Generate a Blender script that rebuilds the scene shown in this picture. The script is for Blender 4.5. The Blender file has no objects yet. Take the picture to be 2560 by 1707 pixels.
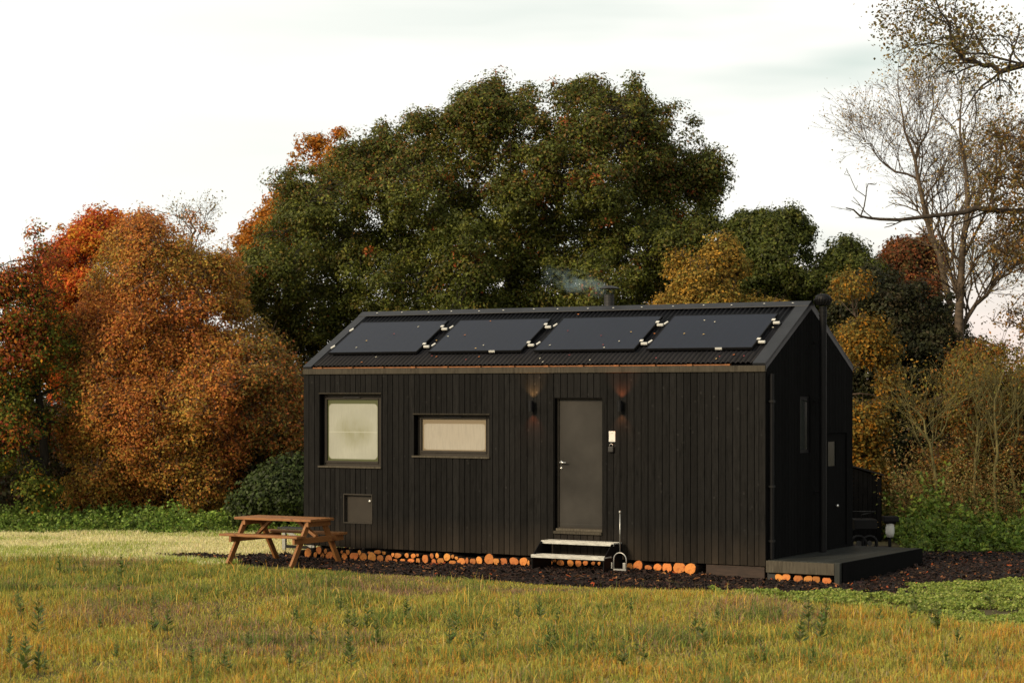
import bpy, math, random
import numpy as np
from mathutils import Vector, Matrix

random.seed(7)
rng = np.random.default_rng(7)
SC = bpy.context.scene
COL = SC.collection
PI = math.pi

# ------------------------------------------------------------------ camera model
F, CX, HY, CZ = 5200.0, 1280.0, 985.0, 2.72      # focal length in photo pixels, centre, horizon, eye height
def at(px, py, Y):
    return Vector(((px-CX)/F*Y, Y, CZ-(py-HY)/F*Y))
cam_d = bpy.data.cameras.new('camera'); cam = bpy.data.objects.new('camera', cam_d); COL.objects.link(cam)
cam.location = (0, 0, CZ); cam.rotation_euler = (PI/2, 0, 0)
cam_d.sensor_width = 36; cam_d.lens = F/2560*36; cam_d.shift_y = (HY-853.5)/2560
cam_d.clip_start = .1; cam_d.clip_end = 3000
cam_d.dof.use_dof = True; cam_d.dof.focus_distance = 31.5; cam_d.dof.aperture_fstop = 3.2
SC.camera = cam

# ------------------------------------------------------------------ cabin frame (local x along the front, y into the building)
AX = Vector((.8579, -.5139, 0)); BX = Vector((.5139, .8579, 0))
L, W, ZB, ZE, ZR = 8.387, 3.415, .20, 3.14, 4.09
NEAR = Vector((3.716, 30.48, 0)); LEFT = NEAR - AX*L
RZ = math.atan2(AX.y, AX.x)
M_CAB = Matrix.Translation(LEFT) @ Matrix.Rotation(RZ, 4, 'Z')
M_INV = M_CAB.inverted()
def U(px, yo=0.0):
    k = (px-CX)/F; p = LEFT+BX*yo
    return (k*p.y-p.x)/(AX.x-k*AX.y)
def Zf(px, py, yo=0.0):
    p = LEFT+BX*yo+AX*U(px, yo)
    return CZ-(py-HY)/F*p.y
def on_plane(px, py, p0, n):                      # ray through a pixel meets a plane given in cabin coordinates
    o = M_INV @ Vector((0, 0, CZ)); d = M_INV.to_3x3() @ Vector(((px-CX)/F, 1, -(py-HY)/F))
    return o + d*((p0-o).dot(n)/d.dot(n))
def GW(px, py):                                    # on the right gable: (local y, z)
    p = on_plane(px, py, Vector((L, 0, 0)), Vector((1, 0, 0))); return p.y, p.z

def terrain(x, y):
    x = np.asarray(x, float); y = np.asarray(y, float)
    dx, dy = x-LEFT.x, y-LEFT.y
    u = dx*AX.x+dy*AX.y; v = dx*BX.x+dy*BX.y
    f = np.interp(u, [-3, 0, 2.5, 4.5, 6.3, 7.3, 8.4, 9.8, 12], [-.01, -.045, -.045, -.005, .025, -.005, -.045, -.06, -.03])
    g = .02*np.sin(x*.45+1)*np.sin(y*.37)+.012*np.sin(x*1.3)*np.cos(y*1.1)
    w = np.exp(-(v/2.2)**2)
    return f*w+g*(1-w)+.01
def ground_at(px, py):
    Y = 30.0
    for _ in range(6):
        X = (px-CX)/F*Y; Y = F*(CZ-float(terrain(X, Y)))/(py-HY)
    return (px-CX)/F*Y, Y

# ------------------------------------------------------------------ object helpers
def tag(o, label=None, cat=None, group=None, kind=None):
    if label: o['label'] = label
    if cat: o['category'] = cat
    if group: o['group'] = group
    if kind: o['kind'] = kind
    return o
def empty(name, loc=(0, 0, 0), rz=0, **k):
    o = bpy.data.objects.new(name, None); COL.objects.link(o); o.location = loc; o.rotation_euler = (0, 0, rz)
    o.empty_display_size = .1
    return tag(o, **k)
def link(name, me, mat, parent=None):
    o = bpy.data.objects.new(name, me); COL.objects.link(o)
    if mat: me.materials.append(mat)
    if parent: o.parent = parent
    return o
def copy_tree(o, parent=None):
    c = o.copy(); COL.objects.link(c); c.parent = parent
    for ch in list(o.children): copy_tree(ch, c)
    return c
class MB:
    def __init__(s): s.v = []; s.f = []; s.c = []
    def poly(s, vs, fs, col=1.0):
        n = len(s.v); s.v += [tuple(v) for v in vs]; s.f += [[i+n for i in f] for f in fs]; s.c += [col]*len(vs); return s
    def box(s, x0, x1, y0, y1, z0, z1, col=1.0, M=None):
        vs = [(x, y, z) for z in (z0, z1) for x, y in ((x0, y0), (x1, y0), (x1, y1), (x0, y1))]
        if M is not None: vs = [M @ Vector(v) for v in vs]
        return s.poly(vs, [(0, 3, 2, 1), (4, 5, 6, 7), (0, 1, 5, 4), (1, 2, 6, 5), (2, 3, 7, 6), (3, 0, 4, 7)], col)
    def bar(s, p, q, w, h, up=(0, 0, 1), col=1.0):
        p, q = Vector(p), Vector(q); d = (q-p).normalized(); u = Vector(up); r = d.cross(u).normalized(); u = r.cross(d)
        vs = [c+r*a*w/2+u*b*h/2 for c in (p, q) for a, b in ((-1, -1), (1, -1), (1, 1), (-1, 1))]
        return s.poly(vs, [(3, 2, 1, 0), (4, 5, 6, 7), (0, 1, 5, 4), (1, 2, 6, 5), (2, 3, 7, 6), (3, 0, 4, 7)], col)
    def tube(s, pts, rs, n=10, col=1.0, cap=True):
        pts = [Vector(p) for p in pts]
        if not hasattr(rs, '__len__'): rs = [rs]*len(pts)
        vs = []; prev = None
        for i, p in enumerate(pts):
            d = (pts[min(i+1, len(pts)-1)]-pts[max(i-1, 0)]).normalized()
            a = Vector((0, 0, 1)) if abs(d.z) < .9 else Vector((1, 0, 0))
            if prev is not None: a = prev
            r = d.cross(a).normalized(); t = r.cross(d).normalized(); prev = t
            for k in range(n):
                th = 2*PI*k/n; vs.append(p+(r*math.cos(th)+t*math.sin(th))*rs[i])
        fs = [(i*n+k, i*n+(k+1) % n, (i+1)*n+(k+1) % n, (i+1)*n+k) for i in range(len(pts)-1) for k in range(n)]
        if cap: fs += [list(range(n))[::-1], [(len(pts)-1)*n+k for k in range(n)]]
        return s.poly(vs, fs, col)
    def lathe(s, prof, c=(0, 0, 0), n=20, col=1.0):
        vs = [(c[0]+r*math.cos(2*PI*k/n), c[1]+r*math.sin(2*PI*k/n), c[2]+z) for r, z in prof for k in range(n)]
        fs = [(i*n+k, i*n+(k+1) % n, (i+1)*n+(k+1) % n, (i+1)*n+k) for i in range(len(prof)-1) for k in range(n)]
        return s.poly(vs, fs, col)
    def build(s, name, mat, parent=None, bevel=0, smooth=False):
        me = bpy.data.meshes.new(name); me.from_pydata(s.v, [], s.f); me.update()
        at_ = me.color_attributes.new('Col', 'FLOAT_COLOR', 'POINT')
        arr = np.ones((len(s.v), 4), np.float32); arr[:, :3] = np.array([c if hasattr(c, '__len__') else (c, c, c) for c in s.c])
        at_.data.foreach_set('color', arr.ravel())
        if smooth: me.polygons.foreach_set('use_smooth', [True]*len(me.polygons))
        o = link(name, me, mat, parent)
        if bevel:
            b = o.modifiers.new('b', 'BEVEL'); b.width = bevel; b.segments = 2; b.limit_method = 'ANGLE'
        return o
def npmesh(name, verts, k, cols, mat, parent=None, smooth=False):
    """polygons of k vertices each, consecutive vertices; cols per polygon (n,3)"""
    n = len(verts)//k; me = bpy.data.meshes.new(name)
    me.vertices.add(n*k); me.vertices.foreach_set('co', verts.astype(np.float32).ravel())
    me.loops.add(n*k); me.loops.foreach_set('vertex_index', np.arange(n*k, dtype=np.int32))
    me.polygons.add(n); me.polygons.foreach_set('loop_start', np.arange(0, n*k, k, dtype=np.int32))
    me.update(calc_edges=True)
    a = me.color_attributes.new('Col', 'FLOAT_COLOR', 'POINT')
    c = np.ones((n*k, 4), np.float32); c[:, :3] = np.repeat(np.clip(cols, 0, 1), k, axis=0); a.data.foreach_set('color', c.ravel())
    return link(name, me, mat, parent)
def segmesh(name, S, mat, parent=None, sides=5, col=(1, 1, 1)):
    """tapered sticks: S rows = p0(3) p1(3) r0 r1"""
    S = np.asarray(S, float); n = len(S)
    p0, p1, r0, r1 = S[:, :3], S[:, 3:6], S[:, 6:7], S[:, 7:8]
    d = p1-p0; d /= np.linalg.norm(d, axis=1, keepdims=True)+1e-9
    a = np.where(np.abs(d[:, 2:3]) < .9, np.array([[0, 0, 1.]]), np.array([[1., 0, 0]]))
    r = np.cross(d, a); r /= np.linalg.norm(r, axis=1, keepdims=True)+1e-9; t = np.cross(r, d)
    V = np.zeros((n, 2, sides, 3))
    for k in range(sides):
        th = 2*PI*k/sides; o = r*math.cos(th)+t*math.sin(th)
        V[:, 0, k] = p0-d*r0*.3+o*r0; V[:, 1, k] = p1+d*r1*.3+o*r1
    idx = np.arange(n)[:, None, None]*(2*sides)
    k = np.arange(sides); q = np.stack([k, (k+1) % sides, sides+(k+1) % sides, sides+k], 1)[None]
    fi = (idx+q).reshape(-1, 4)
    me = bpy.data.meshes.new(name); me.vertices.add(n*2*sides); me.vertices.foreach_set('co', V.astype(np.float32).ravel())
    me.loops.add(fi.size); me.loops.foreach_set('vertex_index', fi.astype(np.int32).ravel())
    me.polygons.add(len(fi)); me.polygons.foreach_set('loop_start', np.arange(0, fi.size, 4, dtype=np.int32))
    me.polygons.foreach_set('use_smooth', np.ones(len(fi), bool))
    me.update(calc_edges=True)
    return link(name, me, mat, parent)

# ------------------------------------------------------------------ materials
def new_mat(name):
    m = bpy.data.materials.new(name); m.use_nodes = True; nt = m.node_tree
    b = nt.nodes['Principled BSDF']; return m, nt, b
def N(nt, t, **k):
    n = nt.nodes.new(t)
    for a, v in k.items():
        if a.startswith('i_'): n.inputs[a[2:].replace('_', ' ')].default_value = v
        else: setattr(n, a, v)
    return n
def mixc(nt, fac, a, b, mode='MIX'):
    n = nt.nodes.new('ShaderNodeMix'); n.data_type = 'RGBA'; n.blend_type = mode
    for s, v in ((n.inputs['Factor'], fac), (n.inputs[6], a), (n.inputs[7], b)):
        if hasattr(v, 'links') or isinstance(v, bpy.types.NodeSocket): nt.links.new(v, s)
        else: s.default_value = v if isinstance(v, (int, float)) else (*v, 1)
    return n.outputs[2]
def ramp(nt, src, p0, p1):
    n = nt.nodes.new('ShaderNodeMapRange'); nt.links.new(src, n.inputs[0]); n.inputs[1].default_value = p0; n.inputs[2].default_value = p1
    return n.outputs[0]
def noise(nt, scale, detail=4, rough=.55, stretch=(1, 1, 1), coord='Object'):
    tc = nt.nodes.new('ShaderNodeTexCoord'); mp = nt.nodes.new('ShaderNodeMapping'); mp.inputs['Scale'].default_value = stretch
    nt.links.new(tc.outputs[coord], mp.inputs[0]); n = nt.nodes.new('ShaderNodeTexNoise')
    n.inputs['Scale'].default_value = scale; n.inputs['Detail'].default_value = detail; n.inputs['Roughness'].default_value = rough
    nt.links.new(mp.outputs[0], n.inputs['Vector']); return n.outputs['Fac']
def bump(nt, b, h, strength=.3, dist=.01):
    n = nt.nodes.new('ShaderNodeBump'); n.inputs['Strength'].default_value = strength; n.inputs['Distance'].default_value = dist
    nt.links.new(h, n.inputs['Height']); nt.links.new(n.outputs[0], b.inputs['Normal'])
def simple(name, col, rough=.6, metal=0, var=.25, scale=8, stretch=(1, 1, 1), bmp=.1, spec=.5):
    m, nt, b = new_mat(name); f = noise(nt, scale, stretch=stretch)
    c = mixc(nt, ramp(nt, f, .3, .7), tuple(x*(1-var) for x in col), tuple(min(1, x*(1+var)) for x in col))
    nt.links.new(c, b.inputs['Base Color']); b.inputs['Roughness'].default_value = rough; b.inputs['Metallic'].default_value = metal
    b.inputs['Specular IOR Level'].default_value = spec
    if bmp: bump(nt, b, f, bmp, .004)
    return m
def attr_mat(name, rough=.6, transl=0.0, spec=.25, bright=1.0):
    m, nt, b = new_mat(name); a = N(nt, 'ShaderNodeAttribute', attribute_name='Col')
    src = a.outputs['Color']
    nt.links.new(src, b.inputs['Base Color']); b.inputs['Roughness'].default_value = rough; b.inputs['Specular IOR Level'].default_value = spec
    if transl:
        t = N(nt, 'ShaderNodeBsdfTranslucent'); nt.links.new(src, t.inputs[0]); mx = N(nt, 'ShaderNodeMixShader'); mx.inputs[0].default_value = transl
        nt.links.new(b.outputs[0], mx.inputs[1]); nt.links.new(t.outputs[0], mx.inputs[2]); nt.links.new(mx.outputs[0], nt.nodes['Material Output'].inputs[0])
    return m
def cladding_mat(name, col, knots=True, rough=.62):
    m, nt, b = new_mat(name); a = N(nt, 'ShaderNodeAttribute', attribute_name='Col')
    g = noise(nt, 11, 6, .7, (2.6, 2.6, .32)); g2 = noise(nt, 3.0, 4, .6, (1, 1, .6))
    c = mixc(nt, ramp(nt, g, .3, .75), tuple(x*.25 for x in col), tuple(x*2.5 for x in col))
    c = mixc(nt, ramp(nt, g2, .35, .75), c, tuple(x*1.5 for x in col))
    if knots:
        tc = N(nt, 'ShaderNodeTexCoord'); v = N(nt, 'ShaderNodeTexVoronoi'); v.inputs['Scale'].default_value = 5.5
        nt.links.new(tc.outputs['Object'], v.inputs['Vector'])
        k = ramp(nt, v.outputs['Distance'], .13, .06); c = mixc(nt, k, c, tuple(x*2.8 for x in col))
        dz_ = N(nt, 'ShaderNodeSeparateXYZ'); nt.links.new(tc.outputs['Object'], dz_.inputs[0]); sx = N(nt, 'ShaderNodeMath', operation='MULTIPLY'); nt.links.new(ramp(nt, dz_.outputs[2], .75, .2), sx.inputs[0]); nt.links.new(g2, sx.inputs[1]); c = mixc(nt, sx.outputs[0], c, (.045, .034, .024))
    c = mixc(nt, 1.0, c, a.outputs['Color'], 'MULTIPLY')
    nt.links.new(c, b.inputs['Base Color']); b.inputs['Roughness'].default_value = rough; b.inputs['Specular IOR Level'].default_value = .07
    bump(nt, b, g, .5, .004); return m
M = {}
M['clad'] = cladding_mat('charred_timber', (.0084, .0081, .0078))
M['clad_dark'] = cladding_mat('charred_timber_shade_black', (.004, .004, .0042), False, .9)  # gable shade put into a darker timber colour; deck and black shed share it
M['trim'] = cladding_mat('weathered_trim', (.048, .042, .032), False)
M['flash'] = simple('flashing_metal', (.022, .024, .030), .45, 0, .2, 5)
M['roof'] = simple('roof_metal', (.008, .008, .011), .5, 0, .4, 3, spec=.15)
M['frame'] = simple('window_frame', (.040, .034, .027), .5, 0, .12, 5, bmp=0, spec=.2)
M['door'] = simple('door_panel', (.041, .038, .034), .42, 0, .35, 1.3, bmp=.03, spec=.15)
M['black'] = simple('black_metal', (.007, .007, .008), .5, 0, .2, 8, bmp=.05, spec=.2)
M['flue'] = simple('flue_metal', (.018, .018, .018), .5, 0, .3, 6, (1, 1, 4), .05)
M['steel'] = simple('galvanised', (.45, .45, .43), .35, .75, .2, 20, bmp=.05)
M['tread'] = simple('aluminium_tread', (.52, .52, .48), .5, .35, .35, 9, (1, 6, 6), .1)
M['chrome'] = simple('chrome', (.75, .75, .72), .2, .9, .05, 5, bmp=0)
M['white'] = simple('white_plastic', (.72, .72, .68), .5, 0, .08, 6, bmp=0)
M['paleg'] = simple('grey_print', (.35, .35, .33), .6, 0, .05, 6, bmp=0)
M['batten'] = simple('orange_batten', (.24, .09, .025), .7, 0, .4, 14, (1, 6, 1))
M['skid'] = simple('brown_board', (.035, .019, .012), .7, 0, .4, 6, (1, 8, 8), .3)
M['deckm'] = cladding_mat('deck_board', (.030, .032, .030), False, .42)
M['wood'] = None
def wood():
    m, nt, b = new_mat('oiled_softwood'); a = N(nt, 'ShaderNodeAttribute', attribute_name='Col')
    g = noise(nt, 10, 6, .6, (.5, 9, 9)); k = noise(nt, 5, 2, .5)
    c = mixc(nt, ramp(nt, g, .3, .7), (.16, .062, .020), (.43, .19, .060)); c = mixc(nt, ramp(nt, k, .66, .74), c, (.15, .045, .012))
    c = mixc(nt, 1.0, c, a.outputs['Color'], 'MULTIPLY')
    nt.links.new(c, b.inputs['Base Color']); b.inputs['Roughness'].default_value = .5; bump(nt, b, g, .3, .003); return m
M['wood'] = wood()
M['bark'] = simple('log_bark', (.035, .022, .015), .85, 0, .6, 25, (1, 1, .3), .6)
def cutface():
    m, nt, b = new_mat('cut_end_grain'); tc = N(nt, 'ShaderNodeTexCoord'); oi = N(nt, 'ShaderNodeObjectInfo')
    w = N(nt, 'ShaderNodeTexWave', wave_type='RINGS', rings_direction='Y'); w.inputs['Scale'].default_value = 22; w.inputs['Distortion'].default_value = 3; w.inputs['Detail'].default_value = 2
    nt.links.new(tc.outputs['Object'], w.inputs['Vector']); n = noise(nt, 18, 4)
    a = mixc(nt, oi.outputs['Random'], (.72, .20, .03), (.85, .36, .08))
    c = mixc(nt, ramp(nt, w.outputs['Fac'], 0, 1), a, (.82, .34, .08)); c = mixc(nt, ramp(nt, n, .5, .72), c, (.46, .11, .018))
    at_ = N(nt, 'ShaderNodeAttribute', attribute_name='Col'); c = mixc(nt, 1.0, c, at_.outputs['Color'], 'MULTIPLY')
    nt.links.new(c, b.inputs['Base Color']); b.inputs['Roughness'].default_value = .75; return m
M['cut'] = cutface()
M['leaf'] = attr_mat('leaf', .55, .28, .3)
M['leafdry'] = attr_mat('dry_leaf', .7, .3, .15)
M['blade'] = attr_mat('grass_blade', .65, .3, .15)
M['chip'] = attr_mat('bark_chip', .7, 0, .3)
M['trunk'] = simple('tree_bark', (.045, .034, .025), .9, 0, .5, 12, (1, 1, .3), .5)
M['trunkdark'] = simple('dark_bark', (.022, .018, .013), .9, 0, .5, 12, (1, 1, .3), .5)
M['twig'] = simple('twig_bark', (.075, .05, .033), .85, 0, .4, 12)
M['twiglight'] = simple('pale_twig', (.24, .16, .11), .85, 0, .4, 12)
M['birch'] = simple('birch_bark', (.10, .072, .048), .8, 0, .5, 9, (1, 1, 2))
M['moss'] = simple('mossy_bark', (.15, .13, .045), .9, 0, .5, 9)
M['pvt'] = simple('pv_backing', (.02, .02, .022), .4)
def pv():
    m, nt, b = new_mat('solar_glass'); n = noise(nt, .8, 3)
    tc = N(nt, 'ShaderNodeTexCoord'); sp = N(nt, 'ShaderNodeSeparateXYZ'); nt.links.new(tc.outputs['Object'], sp.inputs[0])
    md = N(nt, 'ShaderNodeMath', operation='PINGPONG'); md.inputs[1].default_value = .078; nt.links.new(sp.outputs[0], md.inputs[0])
    ln = ramp(nt, md.outputs[0], .0025, .0)
    c = mixc(nt, n, (.005, .008, .018), (.009, .013, .028)); c = mixc(nt, ln, c, (.028, .03, .04))
    nt.links.new(c, b.inputs['Base Color']); b.inputs['Roughness'].default_value = .28; b.inputs['Specular IOR Level'].default_value = .4; return m
M['pv'] = pv()
def fogged(name, fog, patch, strip, top, rad=.06, amount=1.0):
    """misted window glass: pale condensation with a clear rim, own shape; UVs run 0..1 over the pane"""
    m, nt, b = new_mat(name); uv = N(nt, 'ShaderNodeUVMap'); sp = N(nt, 'ShaderNodeSeparateXYZ'); nt.links.new(uv.outputs[0], sp.inputs[0])
    def mth(op, a, c=None):
        n = N(nt, 'ShaderNodeMath', operation=op)
        for i, v in enumerate((a, c)):
            if v is None: continue
            if isinstance(v, (int, float)): n.inputs[i].default_value = v
            else: nt.links.new(v, n.inputs[i])
        return n.outputs[0]
    # rounded rectangle distance
    cx, hx = .5, .475; cy = (0.03+top)/2; hy = (top-.03)/2
    qx = mth('SUBTRACT', mth('ABSOLUTE', mth('SUBTRACT', sp.outputs[0], cx)), hx-rad)
    qy = mth('SUBTRACT', mth('ABSOLUTE', mth('SUBTRACT', sp.outputs[1], cy)), hy-rad)
    qx = mth('MAXIMUM', qx, 0.0); qy = mth('MAXIMUM', qy, 0.0)
    dd = mth('SQRT', mth('ADD', mth('MULTIPLY', qx, qx), mth('MULTIPLY', qy, qy)))
    mask = ramp(nt, dd, rad*1.08, rad*.85)
    ns = noise(nt, 9, 6, .65, (1, 1, .35)); 
    ex = mth('DIVIDE', mth('SUBTRACT', sp.outputs[0], .52), .42); ey = mth('DIVIDE', mth('SUBTRACT', sp.outputs[1], .48), .34)
    rr = mth('SQRT', mth('ADD', mth('MULTIPLY', ex, ex), mth('MULTIPLY', ey, ey)))
    pf = mth('MULTIPLY', ramp(nt, mth('ADD', rr, mth('MULTIPLY', ns, .9)), 1.45, .75), amount)
    st_ = noise(nt, 16, 5, .7, (3, 1, .22)); big = noise(nt, 2.2, 3, .6)
    c = mixc(nt, pf, fog, patch); c = mixc(nt, ramp(nt, st_, .45, .75), c, tuple(x*.78 for x in fog)); c = mixc(nt, ramp(nt, big, .4, .7), c, tuple(x*.86 for x in fog)) if amount > .55 else c
    c = mixc(nt, mth('MULTIPLY', ramp(nt, mth('ABSOLUTE', mth('SUBTRACT', sp.outputs[1], .47)), .012, .004), .5*(amount > .65)), c, tuple(min(1, x*1.25) for x in fog)); c = mixc(nt, mask, strip, c)
    nt.links.new(c, b.inputs['Base Color']); b.inputs['Roughness'].default_value = .35; b.inputs['Specular IOR Level'].default_value = .4
    return m
M['fog1'] = fogged('misted_glass', (.42, .43, .36), (.22, .22, .11), (.08, .09, .03), .93, .07, .8)
M['fog2'] = fogged('misted_glass_warm', (.42, .385, .32), (.38, .335, .27), (.24, .19, .12), .85, .06, .3)
M['dglass'] = simple('dark_glass', (.025, .03, .028), .15, 0, .2, 3, bmp=0)

# ------------------------------------------------------------------ noise maps for the vegetation colours
class VN:
    def __init__(s, cell, seed):
        s.c = cell; s.g = np.random.default_rng(seed).random((256, 256))
    def __call__(s, x, y):
        x = np.asarray(x)/s.c+100; y = np.asarray(y)/s.c+100; i = np.floor(x).astype(int); j = np.floor(y).astype(int); a = x-i; b = y-j
        a = a*a*(3-2*a); b = b*b*(3-2*b); g = s.g; i %= 255; j %= 255
        return (g[i, j]*(1-a)+g[i+1, j]*a)*(1-b)+(g[i, j+1]*(1-a)+g[i+1, j+1]*a)*b
def in_poly(x, y, P):
    P = np.asarray(P, float); x = np.asarray(x); y = np.asarray(y); ins = np.zeros(x.shape, bool); n = len(P)
    for i in range(n):
        x0, y0 = P[i]; x1, y1 = P[(i+1) % n]
        if y0 == y1: continue
        c = ((y0 > y) != (y1 > y)) & (x < (x1-x0)*(y-y0)/(y1-y0)+x0); ins ^= c
    return ins
def poly_dist(x, y, P):
    P = np.asarray(P, float); n = len(P); best = np.full(np.shape(x), 1e9)
    for i in range(n):
        a = P[i]; d = P[(i+1) % n]-a; t = np.clip(((x-a[0])*d[0]+(y-a[1])*d[1])/(d@d+1e-9), 0, 1)
        best = np.minimum(best, np.hypot(x-a[0]-t*d[0], y-a[1]-t*d[1]))
    return best
def unit(a): return a/(np.linalg.norm(a, axis=-1, keepdims=True)+1e-9)

# ------------------------------------------------------------------ ground
def sheet(name, xs, ys, lift, mat, mask=None, rough=0):
    X, Y = np.meshgrid(xs, ys, indexing='ij'); Z = terrain(X, Y)+lift
    if rough: Z = Z+rough*(VN(.16, 5)(X, Y)+VN(.5, 6)(X, Y)-1)
    nx, ny = len(xs), len(ys); V = np.stack([X, Y, Z], -1).reshape(-1, 3)
    i, j = np.meshgrid(np.arange(nx-1), np.arange(ny-1), indexing='ij'); i = i.ravel(); j = j.ravel()
    q = np.stack([i*ny+j, (i+1)*ny+j, (i+1)*ny+j+1, i*ny+j+1], 1)
    if mask is not None:
        c = V[q].mean(1); q = q[mask(c[:, 0], c[:, 1])]
    me = bpy.data.meshes.new(name); me.vertices.add(len(V)); me.vertices.foreach_set('co', V.astype(np.float32).ravel())
    me.loops.add(q.size); me.loops.foreach_set('vertex_index', q.astype(np.int32).ravel()); me.polygons.add(len(q))
    me.polygons.foreach_set('loop_start', np.arange(0, q.size, 4, dtype=np.int32)); me.polygons.foreach_set('use_smooth', np.ones(len(q), bool))
    me.update(calc_edges=True); return link(name, me, mat)
def ground_mat():
    m, nt, b = new_mat('meadow_soil'); a = noise(nt, .5, 5); c = noise(nt, 9, 6, .7)
    col = mixc(nt, ramp(nt, a, .35, .65), (.085, .07, .025), (.15, .125, .038)); col = mixc(nt, ramp(nt, c, .35, .7), col, (.05, .033, .018))
    nt.links.new(col, b.inputs['Base Color']); b.inputs['Roughness'].default_value = .95; bump(nt, b, c, .8, .04); return m
xs = np.concatenate([np.linspace(-400, -20, 20)[:-1], np.linspace(-20, 20, 90), np.linspace(20, 400, 20)[1:]])
ys = np.concatenate([np.linspace(-60, 14, 8)[:-1], np.linspace(14, 50, 90), np.linspace(50, 600, 20)[1:]])
tag(sheet('ground', xs, ys, 0, ground_mat()), kind='structure')

MULCH_PX = [(380, 1391), (520, 1404), (650, 1414), (800, 1425), (900, 1434), (1100, 1443), (1300, 1457), (1500, 1470), (1700, 1476), (1800, 1478), (1962, 1487),
            (2123, 1482), (2200, 1490), (2300, 1497), (2380, 1490), (2300, 1478), (2330, 1462), (2450, 1456), (2700, 1452), (2760, 1352), (2500, 1378), (2306, 1383), (2200, 1360), (1000, 1350), (760, 1388), (600, 1389), (480, 1387)]
MULCH = [ground_at(*p) for p in MULCH_PX]
edge_n = VN(.35, 11)
def mulch_mask(x, y, grow=0.0):
    d = poly_dist(x, y, MULCH); s = np.where(in_poly(x, y, MULCH), d, -d)
    return s+(edge_n(x, y)-.5)*.35 > -grow
def mulch_mat():
    m, nt, b = new_mat('bark_mulch'); c = noise(nt, 28, 5, .7); d = noise(nt, 3, 3)
    col = mixc(nt, ramp(nt, c, .35, .7), (.010, .006, .005), (.045, .024, .018)); col = mixc(nt, ramp(nt, d, .55, .8), col, (.06, .035, .025))
    nt.links.new(col, b.inputs['Base Color']); b.inputs['Roughness'].default_value = .8; bump(nt, b, c, 1, .03); return m
tag(sheet('path', np.arange(-7, 10.5, .09), np.arange(26, 38, .09), .012, mulch_mat(), lambda x, y: mulch_mask(x, y), .03), kind='structure')
GREEN = [ground_at(*p) for p in [(1780, 1478), (1962, 1490), (2123, 1484), (2240, 1492), (2290, 1472), (2350, 1460), (2700, 1455), (2700, 1585), (2450, 1568), (2250, 1528), (2000, 1510), (1850, 1495)]]

tag(sheet('lawn', np.arange(-16, -3.3, .4), np.arange(33.9, 43, .3), .004, simple('sunlit_straw_turf', (.50, .44, .20), .95, 0, .25, 3)), kind='structure')  # straw turf made paler, sunlight on the far field put into its colour
def blades(name, x, y, h, w, cols, label, mat='blade', lean=.35, lift=0.0, kind='stuff', cat=None, parent=None):
    n = len(x); z = terrain(x, y)+lift; th = rng.random(n)*2*PI; side = np.stack([np.cos(th), np.sin(th), np.zeros(n)], 1)
    ld = rng.random(n)*2*PI; lm = rng.random(n)**1.5*lean*2*h; ln = np.stack([np.cos(ld)*lm, np.sin(ld)*lm, np.zeros(n)], 1)
    up = np.array([[0, 0, 1.]]); base = np.stack([x, y, z], 1); h_ = h[:, None]; w_ = w[:, None]
    mid = base+up*h_*.55+ln*.3; tip = base+up*h_*(1-.25*(lm/(h+1e-6))[:, None])+ln
    V = np.stack([base-side*w_*.5, base+side*w_*.5, mid+side*w_*.42, mid-side*w_*.42, mid-side*w_*.42, mid+side*w_*.42, tip+side*w_*.08, tip-side*w_*.08], 1).reshape(-1, 3)
    o = npmesh(name, V, 4, np.repeat(cols, 2, axis=0), M[mat], parent)
    if kind: tag(o, label, cat or 'grass', None, kind)
    return o
def pick(n, pal, wts=None, jit=.15):
    pal = np.array(pal); k = rng.choice(len(pal), n, p=None if wts is None else np.array(wts)/sum(wts))
    return pal[k]*(1+rng.normal(0, jit, (n, 1)))*(1+rng.normal(0, jit*.3, (n, 3)))

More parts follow.
